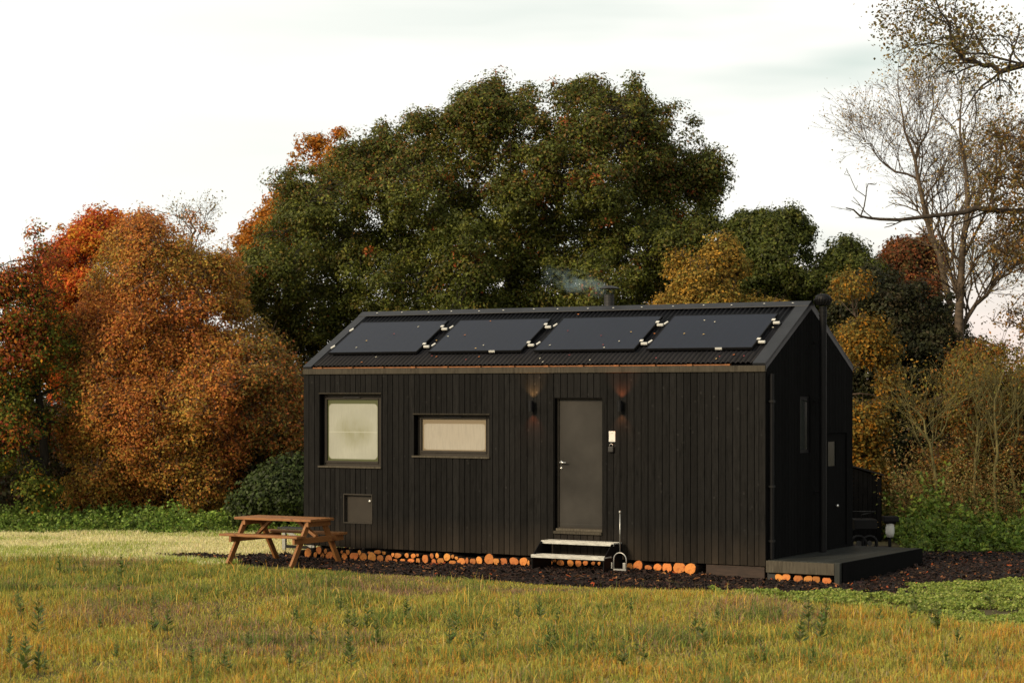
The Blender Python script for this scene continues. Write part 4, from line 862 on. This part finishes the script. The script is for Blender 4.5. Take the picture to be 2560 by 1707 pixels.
tree('rowan_tree', 'leftmost tree, dark straight trunk with thin green and reddish leaves', LT, 43, 104, 5.4, .11, 460, .36, 170, .033, ltcol(), 1.6, bark='trunkdark', nmain=34, sub=5, seed=4, mat='leafdry', group=G, holes=.6, sprigs=.35)
GOLDB = [(590, 640), (612, 540), (628, 495), (665, 490), (700, 465), (735, 470), (745, 385), (780, 350), (840, 312), (915, 300), (940, 340), (900, 600), (700, 720), (600, 690)]
tree('hornbeam_tree', 'thin orange leaved tree peeping out at the left behind the oak', GOLDB, 56, 720, 7.0, .12, 210, .34, 200, .042, mixcol([(.52, .21, .025), (.46, .15, .02), (.38, .2, .04)], [3, 3, 2], .15, .2), 1.5, nmain=16, seed=5, mat='leafdry', group=G, holes=.55, sprigs=.5)
GOLD = [(1590, 860), (1605, 780), (1640, 730), (1665, 670), (1690, 640), (1715, 590), (1760, 552), (1800, 572), (1830, 620), (1860, 690), (1890, 740), (1990, 770), (1990, 900), (1600, 950)]
tree('hazel_tree', 'golden brown tree just above the cabin ridge in front of the oak', GOLD, 44.5, 1740, 4.4, .10, 520, .28, 200, .033, mixcol([(.38, .23, .045), (.30, .21, .045), (.50, .27, .04), (.22, .20, .04)], [4, 4, 2, 3], .18, .22), 1.6, bark='twig', nmain=30, sub=4, seed=6, mat='leafdry', group=G, holes=.4)
DG = [(1790, 700), (1815, 620), (1830, 545), (1860, 510), (1890, 540), (1915, 510), (1950, 515), (1995, 520), (2010, 570), (2030, 610), (2060, 640), (2090, 605), (2110, 590), (2150, 640), (2190, 670), (2200, 900), (1820, 900)]
tree('holm_oak_tree', 'dark green tree at the right shoulder of the big oak', DG, 48, 1930, 4.6, .2, 430, .42, 380, .036, mixcol([(.065, .085, .014), (.09, .11, .017), (.11, .11, .02)], [4, 4, 2], .2, .3), 2.2, bark='trunkdark', nmain=24, seed=7, group=G, sp=.38, tufts=9, sprigs=.35, holes=.25)
RB = [(2160, 760), (2175, 650), (2195, 600), (2235, 560), (2290, 560), (2325, 600), (2345, 660), (2345, 780), (2300, 850), (2200, 850)]
tree('hawthorn_tree', 'dull red-brown rounded tree left of the birches', RB, 49, 2260, 4.0, .12, 260, .36, 200, .042, mixcol([(.22, .075, .035), (.16, .08, .03), (.28, .09, .03), (.10, .08, .03)], [4, 3, 2, 3], .18, .22), 1.5, nmain=18, seed=8, mat='leafdry', group=G, holes=.45)
DM = [(2060, 800), (2090, 700), (2150, 670), (2230, 690), (2330, 740), (2400, 800), (2440, 900), (2420, 1000), (2350, 1120), (2300, 1290), (2080, 1290)]
tree('yew_tree', 'very dark dense evergreen behind the cabin gable', DM, 45.5, 2200, 3.8, .2, 480, .42, 330, .038, mixcol([(.028, .033, .012), (.040, .042, .014), (.06, .045, .02)], [4, 3, 1.5], .2, .3), 2.2, bark='trunkdark', nmain=24, seed=9, group=G)
GS = [(2070, 790), (2090, 700), (2110, 665), (2150, 655), (2165, 700), (2160, 760), (2215, 850), (2235, 930), (2215, 1010), (2230, 1100), (2215, 1230), (2070, 1290)]
tree('field_maple_tree', 'slim yellow-brown tree hugging the right gable of the cabin', GS, 41, 2120, 3.6, .07, 340, .27, 150, .032, mixcol([(.30, .17, .03), (.20, .15, .03), (.44, .19, .02), (.13, .11, .03)], [3, 4, 2, 3], .18, .22), 1.1, bark='twig', nmain=24, sub=4, seed=10, mat='leafdry', group=G, holes=.556)
RE = [(2430, 430), (2445, 360), (2480, 300), (2520, 285), (2680, 250), (2680, 900), (2560, 880), (2480, 800), (2500, 700), (2455, 620), (2440, 540)]
e_right, _ = tree('alder_tree', 'brown leaved tree cut off by the right edge, long limbs reaching left', RE, 42, 2650, 5.6, .16, 300, .34, 42, .034, mixcol([(.26, .15, .045), (.18, .13, .045), (.32, .16, .04), (.14, .12, .04)], [3, 3, 2, 3], .18, .22), 1.4, nmain=30, sub=5, seed=11, mat='leafdry', group=G, holes=.38, bark='trunk')
DS = [(590, 1300), (610, 1230), (650, 1180), (690, 1150), (775, 1135), (800, 1200), (800, 1310), (590, 1312)]
tree('laurel_bush', 'dark green rounded bush at the left corner of the cabin', DS, 41.5, 700, .9, .04, 210, .26, 230, .038, mixcol([(.045, .068, .015), (.06, .085, .02), (.035, .05, .014)], [4, 3, 3], .2, .3), .9, cat='bush', bark='trunkdark', nmain=12, seed=12)
# lower right shrubs
RS = [(2240, 1250), (2250, 1080), (2300, 980), (2350, 930), (2400, 860), (2480, 820), (2680, 780), (2680, 1260)]
e_sh, C_sh = tree('elder_bush', 'rusty brown leafed thicket at the right edge above the green undergrowth', RS, 41, 2460, 2.6, .05, 480, .30, 150, .028, mixcol([(.30, .15, .03), (.20, .14, .03), (.36, .12, .025), (.14, .13, .03)], [3, 4, 2, 4], .18, .22), 1.4, cat='bush', bark='twig', nmain=40, sub=6, seed=13, mat='leafdry', holes=.55)

# --- bare birches and mossy stems, grown recursively
def grow(S, p, d, ln, r, depth, rg, spread=.5, droop=0.0, minr=.003, tips=None, up=.1):
    ns = 3 if depth > 1 else 2; q = p
    for i in range(ns):
        d = unit(d+rg.normal(0, .10, 3)+np.array([0, 0, up*.3-droop])); nx = q+d*ln/ns; r1 = r*(1-.28*(i+1)/ns); S.append([*q, *nx, r*(1-.28*i/ns), r1]); q = nx
        if depth > 0 and i < ns-1 or depth > 2:
            if rg.random() < .75:
                dd = unit(d*.75+unit(rg.normal(0, 1, 3))*spread*1.3); grow(S, q, dd, ln*rg.uniform(.5, .75), r1*.5, depth-1, rg, spread, droop, minr, tips, up)
    if depth > 0:
        for _ in range(2 if rg.random() < .8 else 3):
            dd = unit(d+unit(rg.normal(0, 1, 3))*spread); grow(S, q, dd, ln*rg.uniform(.62, .85), max(r*.66, minr), depth-1, rg, spread, droop, minr, tips, up)
    elif tips is not None: tips.append(q)
def along(pts, Y, rs, S, rg, nb, ln, depth, spread=.6, droop=.0, tips=None, bias=(0, 0, .5), Yo=0, start=.3):
    W_ = [np.array(at(px, py, Y+Yo)) for px, py in pts]; rs = np.interp(np.linspace(0, 1, len(W_)), np.linspace(0, 1, len(rs)), rs)
    for i in range(len(W_)-1):
        a, b = W_[i], W_[i+1]; m = (a+b)/2+rg.normal(0, .03, 3); S.append([*a, *m, rs[i], (rs[i]+rs[i+1])/2]); S.append([*m, *b, (rs[i]+rs[i+1])/2, rs[i+1]])
    for k in range(nb):
        t = start+(1-start)*(k+rg.random())/nb; f = t*(len(W_)-1); i = min(int(f), len(W_)-2); p = W_[i]+(W_[i+1]-W_[i])*(f-i); r = rs[i]+(rs[i+1]-rs[i])*(f-i); d = unit(W_[i+1]-W_[i])
        dd = unit(d*.6+unit(rg.normal(0, 1, 3)*np.array([1, .7, .6]))*.9+np.array(bias)); grow(S, p, dd, ln*(1.15-.6*t)*rg.uniform(.7, 1.2), max(r*.45, .007), depth, rg, spread, droop, .003, tips)
def birch(name, label, stems, Y, seed, nleaf, pal, bark='birch', cat='tree', group=G, lsize=.03, nb=16, ln=1.1, depth=3, droop=.04, bias=(0, 0, .8), spread=.48):
    rg = np.random.default_rng(seed); S = []; tips = []
    for j, (pts, rs) in enumerate(stems): along(pts, Y, rs, S, rg, nb, ln, depth, spread, droop, tips, bias, Yo=.15*j, start=.3 if j == 0 else .12)
    b0 = at(*stems[0][0][0], Y); e = empty(name, (b0.x, Y, 0), 0, label=label, cat=cat, group=group); k = len(stems[0][0])*2-2
    t = segmesh('trunk', S[:k], M[bark], e, 8); b = segmesh('branches', S[k:], M['birch' if bark == 'birch' else bark], e, 4); obs = [t, b]
    if nleaf:
        T_ = np.array(tips); c = T_[rg.integers(0, len(T_), nleaf)]+rg.normal(0, .12, (nleaf, 3)); obs.append(leaf_quads('leaves', c, rg.normal(0, 1, (nleaf, 3)), lsize*(.6+.7*rg.random(nleaf)), pick(nleaf, pal, None, .2), 'leafdry', e, .6))
    for o in obs: o.matrix_parent_inverse = Matrix.Translation(-Vector((b0.x, Y, 0)))
    return e
PALB = [(.46, .34, .11), (.36, .27, .10), (.50, .30, .08), (.30, .24, .10)]
birch('birch_tree', 'tall nearly bare birch at right with thick forked trunk', [([(2395, 1330), (2400, 1050), (2402, 880), (2398, 780), (2405, 640), (2418, 540), (2415, 430), (2400, 330), (2405, 235), (2415, 170)], [.14, .12, .075, .05, .022, .008]),
      ([(2400, 830), (2440, 760), (2490, 700), (2540, 660)], [.06, .04, .02]), ([(2410, 640), (2470, 520), (2500, 420), (2510, 330)], [.035, .02, .01])], 44, 1, 7000, PALB, lsize=.024, nb=20, ln=.75, droop=.03)
birch('birch_tree', 'slender bare birch leaning left beside the forked birch', [([(2385, 1330), (2385, 900), (2375, 760), (2350, 640), (2320, 560), (2300, 470), (2288, 400), (2262, 330), (2250, 250), (2245, 190)], [.09, .08, .06, .045, .018, .007]),
      ([(2300, 450), (2240, 430), (2200, 400), (2175, 360), (2150, 350)], [.028, .016, .007]), ([(2290, 400), (2320, 330), (2335, 260), (2330, 200)], [.026, .014, .006]), ([(2350, 620), (2370, 500), (2360, 420)], [.025, .012, .006])], 45.5, 2, 4500, PALB, lsize=.024, nb=18, ln=.7, droop=.03)
birch('birch_tree', 'thin pale bare birch top showing above the copper beech', [([(490, 1300), (490, 800), (485, 640), (480, 590), (478, 560), (482, 540)], [.07, .05, .03, .006]), ([(486, 620), (510, 560), (520, 530)], [.02, .01, .005]), ([(486, 640), (455, 570), (450, 540)], [.02, .01, .005])], 52, 3, 500, [(.34, .28, .14), (.4, .32, .16)], nb=8, ln=.34, depth=2)
# long limbs of the right-edge tree: attached to its trunk
rg = np.random.default_rng(40); S = []; tips = []
along([(2650, 520), (2560, 528), (2440, 520), (2380, 535), (2290, 545), (2200, 548), (2150, 540), (2115, 520)], 41.6, [.075, .05, .035, .012], S, rg, 7, .5, 1, .5, 0, None, (0, 0, .1), start=.1)
along([(2152, 540), (2165, 490), (2170, 460), (2192, 458)], 41.6, [.016, .010, .006], S, rg, 2, .2, 0, .4, 0, None); along([(2165, 492), (2140, 475), (2125, 440), (2117, 425)], 41.6, [.009, .007, .004], S, rg, 3, .15, 0, .4, 0, None)
along([(2660, 200), (2560, 162), (2500, 180), (2460, 165), (2410, 150), (2380, 110), (2375, 60), (2350, 30), (2330, -20)], 38, [.07, .045, .03, .012], S, rg, 20, .62, 2, .7, .12, tips, (-.2, 0, .0), start=.12)
along([(2410, 150), (2400, 100), (2385, 40), (2400, -40)], 38, [.02, .014, .006], S, rg, 9, .6, 2, .6, .10, tips, (-.4, 0, .1), start=.1)
along([(2380, 70), (2330, 40), (2300, 20), (2260, 30)], 38, [.014, .010, .004], S, rg, 9, .45, 2, .6, .12, tips, (-.1, 0, -.2), start=.1)
along([(2560, 162), (2530, 110), (2500, 90), (2470, 85)], 38, [.02, .01, .005], S, rg, 8, .5, 2, .6, .1, tips, (0, 0, 0), start=.1)
a = at(2650, 520, 42); S.append([*at(2655, 330, 41.8), *at(2660, 200, 38), .09, .07]); 
lb = segmesh('long_limbs', S, M['trunk'], e_right, 5); lb.matrix_parent_inverse = Matrix.Translation(-e_right.location)
T_ = np.array(tips); c = T_[rg.integers(0, len(T_), 4300)]+rg.normal(0, .14, (4300, 3))
ol = leaf_quads('hanging_leaves', c, rg.normal(0, 1, (4300, 3)), .034*(.6+.7*rg.random(4300)), pick(4300, [(.20, .15, .05), (.26, .17, .05), (.13, .12, .04)], None, .2), 'leafdry', e_right, .6); ol.matrix_parent_inverse = Matrix.Translation(-e_right.location)
# mossy bare stems in the thicket
for i, (st_, lab) in enumerate([([(2350, 1310), (2340, 1200), (2325, 1110), (2310, 1050), (2270, 1010)], 'mossy yellow-green bare shrub, leftmost of the tall stems on the right'), ([(2490, 1290), (2485, 1180), (2490, 1080), (2487, 1000), (2505, 940)], 'straight mossy bare stem in the middle of the right thicket'),
                               ([(2440, 1280), (2438, 1180), (2445, 1090), (2440, 1020)], 'short mossy bare stem left of the straight one in the thicket'), ([(2545, 1290), (2530, 1180), (2545, 1080), (2540, 980)], 'mossy bare stem nearest the right edge of the photo')]):
    birch('bare_shrub', lab, [(st_, [.034, .027, .019, .010]), ([st_[2], (st_[2][0]-45, st_[2][1]-60), (st_[2][0]-70, st_[2][1]-120)], [.018, .012, .005]), ([st_[2], (st_[2][0]+40, st_[2][1]-50), (st_[2][0]+50, st_[2][1]-130)], [.018, .012, .005])], 38.6+.3*i, 20+i, 420, [(.30, .22, .05), (.2, .18, .04), (.34, .16, .03)], bark='moss', cat='shrub', group='bare mossy shrubs in the right thicket', nb=9, ln=.55, depth=2, droop=0)

# --- undergrowth
def mass(name, label, n, xr, yr, hfn, size, pal, wts, mat='leaf', cat='undergrowth', seed=0, asp=.6, keep=None):
    r = np.random.default_rng(seed); X = r.uniform(*xr, n); Y = r.uniform(*yr, n)
    if keep is not None: k = keep(X, Y); X, Y = X[k], Y[k]
    n = len(X); per = 26; m = max(1, n//per); sx, sy = X[:m], Y[:m]; sh = hfn(sx, sy)*(.55+.75*r.random(m)**1.5); i_ = r.integers(0, m, n); t = r.random(n)**.7
    ld = r.normal(0, .22, (m, 2))[i_]*sh[i_][:, None]; wd = (.04+.10*sh[i_])[:, None]*(1.15-t[:, None])
    X = sx[i_]+ld[:, 0]*t+r.normal(0, 1, n)*wd[:, 0]; Y = sy[i_]+ld[:, 1]*t+r.normal(0, 1, n)*wd[:, 0]; z = terrain(X, Y)+.02+sh[i_]*t; p = np.stack([X, Y, z], 1)
    cv = VN(.35, seed+9)(X, Y+z); cols = pick(n, pal, wts, .22)*(.7+.6*cv[:, None])
    o = leaf_quads(name, p, np.array([[0, -.3, .7]])+r.normal(0, .3, (n, 3)), size*(.6+.8*r.random(n)), cols, mat, None, .6, asp); return tag(o, label, cat, None, 'stuff')
mass('bramble_stems', 'tan dry stalks and seed heads rising out of the right undergrowth', 42000, (6.9, 12.2), (38.5, 41), lambda x, y: .8+1.5*VN(.5, 91)(x, y), .026, [(.34, .25, .10), (.25, .20, .08), (.30, .15, .05), (.16, .17, .05)], None, mat='leafdry', seed=91, asp=.35)
mass('nettles', 'bright green nettles along the foot of the left trees', 46000, (-14, -4.1), (40.2, 43.2), lambda x, y: (.08+.30*VN(.5, 70)(x, y)+.24*VN(1.7, 71)(x, y))*np.clip((y-40)/.9, .25, 1), .032, [(.19, .29, .045), (.13, .20, .035), (.27, .37, .07), (.08, .13, .025)], [4, 3, 2, 2], seed=70)
mass('undergrowth', 'bright green brambles behind the mulch at the right', 60000, (6.9, 12.2), (35.4, 40.0), lambda x, y: (.05+1.1*VN(.6, 75)(x, y)**2+.9*VN(1.6, 76)(x, y)**2)*np.clip((y-35.2)/2.6, .12, 1)*np.clip((x-6.6)/1.2, .4, 1)*1.35, .042, [(.17, .25, .035), (.12, .19, .03), (.27, .32, .05), (.08, .12, .02)], [4, 3, 2, 2], seed=75, keep=lambda x, y: ~((x < 7.3) & (y > 36.8) & (y < 40.2) & (x < 7.0)))
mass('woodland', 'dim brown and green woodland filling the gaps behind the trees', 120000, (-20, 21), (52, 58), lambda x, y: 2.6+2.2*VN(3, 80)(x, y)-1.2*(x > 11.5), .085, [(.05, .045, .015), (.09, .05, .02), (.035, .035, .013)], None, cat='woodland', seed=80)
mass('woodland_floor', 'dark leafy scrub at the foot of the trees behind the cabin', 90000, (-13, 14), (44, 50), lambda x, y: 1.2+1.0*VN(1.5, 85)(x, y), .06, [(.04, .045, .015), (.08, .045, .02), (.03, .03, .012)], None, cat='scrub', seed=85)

# --- weeds standing in the meadow
def weed(seed, hh=.34):
    r = np.random.default_rng(seed); S = [[0, 0, -.02, .01, 0, hh*.5, .005, .004], [.01, 0, hh*.5, 0, .01, hh, .004, .002]]; C_ = []; Nn = []
    me = []
    for k in range(60):
        t = r.random()**.8; z = hh*(.1+.9*t); th_ = r.random()*2*PI; ln2 = (.085*(1-t)+.03)*r.uniform(.7, 1.2); d = np.array([math.cos(th_), math.sin(th_), .55]); C_.append(np.array([0, 0, z])+d*ln2*.5); Nn.append((d, ln2))
    V = []
    for c, (d, l) in zip(C_, Nn):
        s = np.cross(d, [0, 0, 1]); s = s/np.linalg.norm(s)*l*.2; V += [c-d*l*.5, c-s, c+d*l*.6, c+s]
    return S, np.array(V)
PW = [(.15, .22, .055), (.19, .26, .06), (.24, .25, .08)]
protos = []
WD = [(150, 1437, 1.0), (212, 1440, .9), (303, 1450, 1.35), (300, 1495, 1.0), (90, 1600, 1.7), (60, 1690, 1.5), (420, 1600, 1.3), (384, 1590, 1.2), (1016, 1560, 1.15), (1350, 1560, 1.2), (1295, 1555, .9), (1440, 1570, .7), (915, 1580, 1.2), (850, 1535, .9), (620, 1640, 1.0), (1125, 1620, 1.15), (1140, 1590, 1.0), (1180, 1640, 1.0), (1210, 1615, .9), (1390, 1620, .9), (1240, 1600, .9),
      (1735, 1600, 1.1), (2020, 1590, 1.6), (2062, 1570, 1.3), (2050, 1610, 1.4), (2000, 1620, 1.3), (2345, 1590, 1.4), (2330, 1575, 1.1), (1795, 1570, .9), (1760, 1620, 1.2), (870, 1660, 1.3), (720, 1655, .8), (95, 1690, 1.1), (560, 1690, 1.1), (1480, 1640, .9), (1610, 1660, .8), (740, 1560, .8), (490, 1520, .7), (2200, 1560, .8), (1900, 1640, .8)]
rw = random.Random(5)
WD += [(rw.uniform(20, 2540), rw.uniform(1525, 1690)) for _ in range(46)]
WD = [w if len(w) == 3 else (*w, rw.uniform(.55, 1.15)) for w in WD]
for i in range(4):
    S, V = weed(100+i); e = empty('weed', (0, 0, 0)); segmesh('stem', S, M['twig'], e, 4); npmesh('leaves', V, 4, pick(len(V)//4, PW, None, .2), M['leaf'], e); protos.append(e)
for i, (px, py, s) in enumerate(WD):
    o = protos[i] if i < 4 else copy_tree(protos[i % 4]); x, y = ground_at(px, py); s *= .8; o.location = (x, y, float(terrain(x, y))); o.rotation_euler = (random.uniform(-.1, .1), random.uniform(-.1, .1), random.random()*6); o.scale = (s*.95, s*.95, s*1.02)
    tag(o, 'dark green upright leafy weed standing in the rough meadow grass', 'weed', 'weeds standing in the meadow')

# ------------------------------------------------------------------ smoke
def smoke():
    c = at(1522, 728, 34.5); e = at(1315, 672, 34.8); d = (e-c); ln_ = d.length; n = 20
    bm = MB(); bm.lathe([(math.sin(PI*i/14)+1e-4, -math.cos(PI*i/14)) for i in range(15)], n=n)
    m = bpy.data.materials.new('smoke'); m.use_nodes = True; nt = m.node_tree; nt.nodes.remove(nt.nodes['Principled BSDF'])
    v = N(nt, 'ShaderNodeVolumePrincipled'); v.inputs['Color'].default_value = (.62, .86, .95, 1)
    tc = N(nt, 'ShaderNodeTexCoord'); gr = N(nt, 'ShaderNodeTexGradient', gradient_type='SPHERICAL'); nt.links.new(tc.outputs['Object'], gr.inputs[0])
    sp = N(nt, 'ShaderNodeSeparateXYZ'); nt.links.new(tc.outputs['Object'], sp.inputs[0]); fade = ramp(nt, sp.outputs[0], .55, -1.0)
    mp = N(nt, 'ShaderNodeMapping'); mp.inputs['Scale'].default_value = (2.4, .8, .9); nt.links.new(tc.outputs['Object'], mp.inputs[0])
    nz = N(nt, 'ShaderNodeTexNoise'); nz.inputs['Scale'].default_value = 1.7; nz.inputs['Detail'].default_value = 4; nz.inputs['Distortion'].default_value = .8; nt.links.new(mp.outputs[0], nz.inputs['Vector'])
    a = N(nt, 'ShaderNodeMath', operation='MULTIPLY'); nt.links.new(ramp(nt, nz.outputs['Fac'], .45, .66), a.inputs[0]); nt.links.new(ramp(nt, gr.outputs['Fac'], .05, .75), a.inputs[1])
    b = N(nt, 'ShaderNodeMath', operation='MULTIPLY'); nt.links.new(a.outputs[0], b.inputs[0]); nt.links.new(fade, b.inputs[1]); k = N(nt, 'ShaderNodeMath', operation='MULTIPLY'); nt.links.new(b.outputs[0], k.inputs[0]); k.inputs[1].default_value = SMOKE
    nt.links.new(k.outputs[0], v.inputs['Density']); nt.links.new(v.outputs[0], nt.nodes['Material Output'].inputs['Volume'])
    o = bm.build('smoke', m); o.location = (c+e)/2; o.rotation_euler = d.to_track_quat('X', 'Z').to_euler(); o.scale = (ln_*.62, .20, .25); tag(o, 'thin pale smoke drifting left from the chimney cap', 'smoke', None, 'stuff')
SMOKE = 6.5
smoke()

# ------------------------------------------------------------------ sky and sun
world = bpy.data.worlds.new('World'); SC.world = world; world.use_nodes = True; nt = world.node_tree; bg = nt.nodes['Background']
az = Vector((-.78, -.62)); el = math.radians(25); SUN = Vector((az.x*math.cos(el), az.y*math.cos(el), math.sin(el))).normalized()
sky = N(nt, 'ShaderNodeTexSky', sky_type='NISHITA'); sky.sun_disc = False; sky.sun_elevation = el; sky.sun_rotation = math.atan2(az.x, az.y) % (2*PI); sky.air_density = 1.0; sky.dust_density = 2.0
tc = N(nt, 'ShaderNodeTexCoord'); sp = N(nt, 'ShaderNodeSeparateXYZ'); nt.links.new(tc.outputs['Generated'], sp.inputs[0])
mp = N(nt, 'ShaderNodeMapping'); mp.inputs['Scale'].default_value = (2.2, 2.2, 14); nt.links.new(tc.outputs['Generated'], mp.inputs[0]); mp.inputs['Location'].default_value = (.3, 0, .55)
nz = N(nt, 'ShaderNodeTexNoise'); nz.inputs['Scale'].default_value = 2.2; nz.inputs['Detail'].default_value = 3; nz.inputs['Roughness'].default_value = .45; nt.links.new(mp.outputs[0], nz.inputs['Vector'])
cl = ramp(nt, nz.outputs['Fac'], .50, .68); side = ramp(nt, sp.outputs[0], -.22, .16); cm = N(nt, 'ShaderNodeMath', operation='MULTIPLY'); nt.links.new(cl, cm.inputs[0]); nt.links.new(side, cm.inputs[1])
fy_ = ramp(nt, sp.outputs[1], .1, .9); zz_ = ramp(nt, sp.outputs[2], .75, .25); fr = N(nt, 'ShaderNodeMath', operation='MULTIPLY'); nt.links.new(fy_, fr.inputs[0]); nt.links.new(zz_, fr.inputs[1])
SKY_BACK, SKY_FRONT = (5.0, 5.1, 5.3), (11.4, 11.3, 10.6)
dt = N(nt, 'ShaderNodeVectorMath', operation='DOT_PRODUCT'); nt.links.new(tc.outputs['Generated'], dt.inputs[0]); dt.inputs[1].default_value = (az.x, az.y, .25)
back = mixc(nt, ramp(nt, dt.outputs['Value'], -.35, .9), (2.2, 2.2, 2.15), (11.2, 10.6, 9.0))
cc = mixc(nt, fr.outputs[0], back, SKY_FRONT)              # cloud sheet: thin and bright beyond the trees, unseen part shaped to darken gable
cc = mixc(nt, cm.outputs[0], cc, (7.7, 8.6, 7.9)); glow = ramp(nt, sp.outputs[2], .085, .0); g2 = N(nt, 'ShaderNodeMath', operation='MULTIPLY'); nt.links.new(glow, g2.inputs[0]); nt.links.new(side, g2.inputs[1])
cc = mixc(nt, g2.outputs[0], cc, (10.5, 8.3, 7.4)); allc = mixc(nt, .93, sky.outputs[0], cc); nt.links.new(allc, bg.inputs['Color']); bg.inputs['Strength'].default_value = .1
sl = bpy.data.lights.new('sun', 'SUN'); sl.energy = 2.8; sl.angle = math.radians(11); sl.color = (1, .80, .54); so = bpy.data.objects.new('sun', sl); COL.objects.link(so); so.rotation_euler = SUN.to_track_quat('Z', 'Y').to_euler(); so.location = (-20, -20, 20)
SC.view_settings.view_transform = 'Standard'; SC.view_settings.look = 'None'; SC.view_settings.exposure = 0; SC.view_settings.gamma = 1
SC.render.engine = 'CYCLES'; SC.cycles.max_bounces = 6; SC.cycles.diffuse_bounces = 3; SC.cycles.transmission_bounces = 3; SC.cycles.volume_bounces = 1; SC.cycles.use_denoising = True
SC.cycles.volume_step_rate = .5
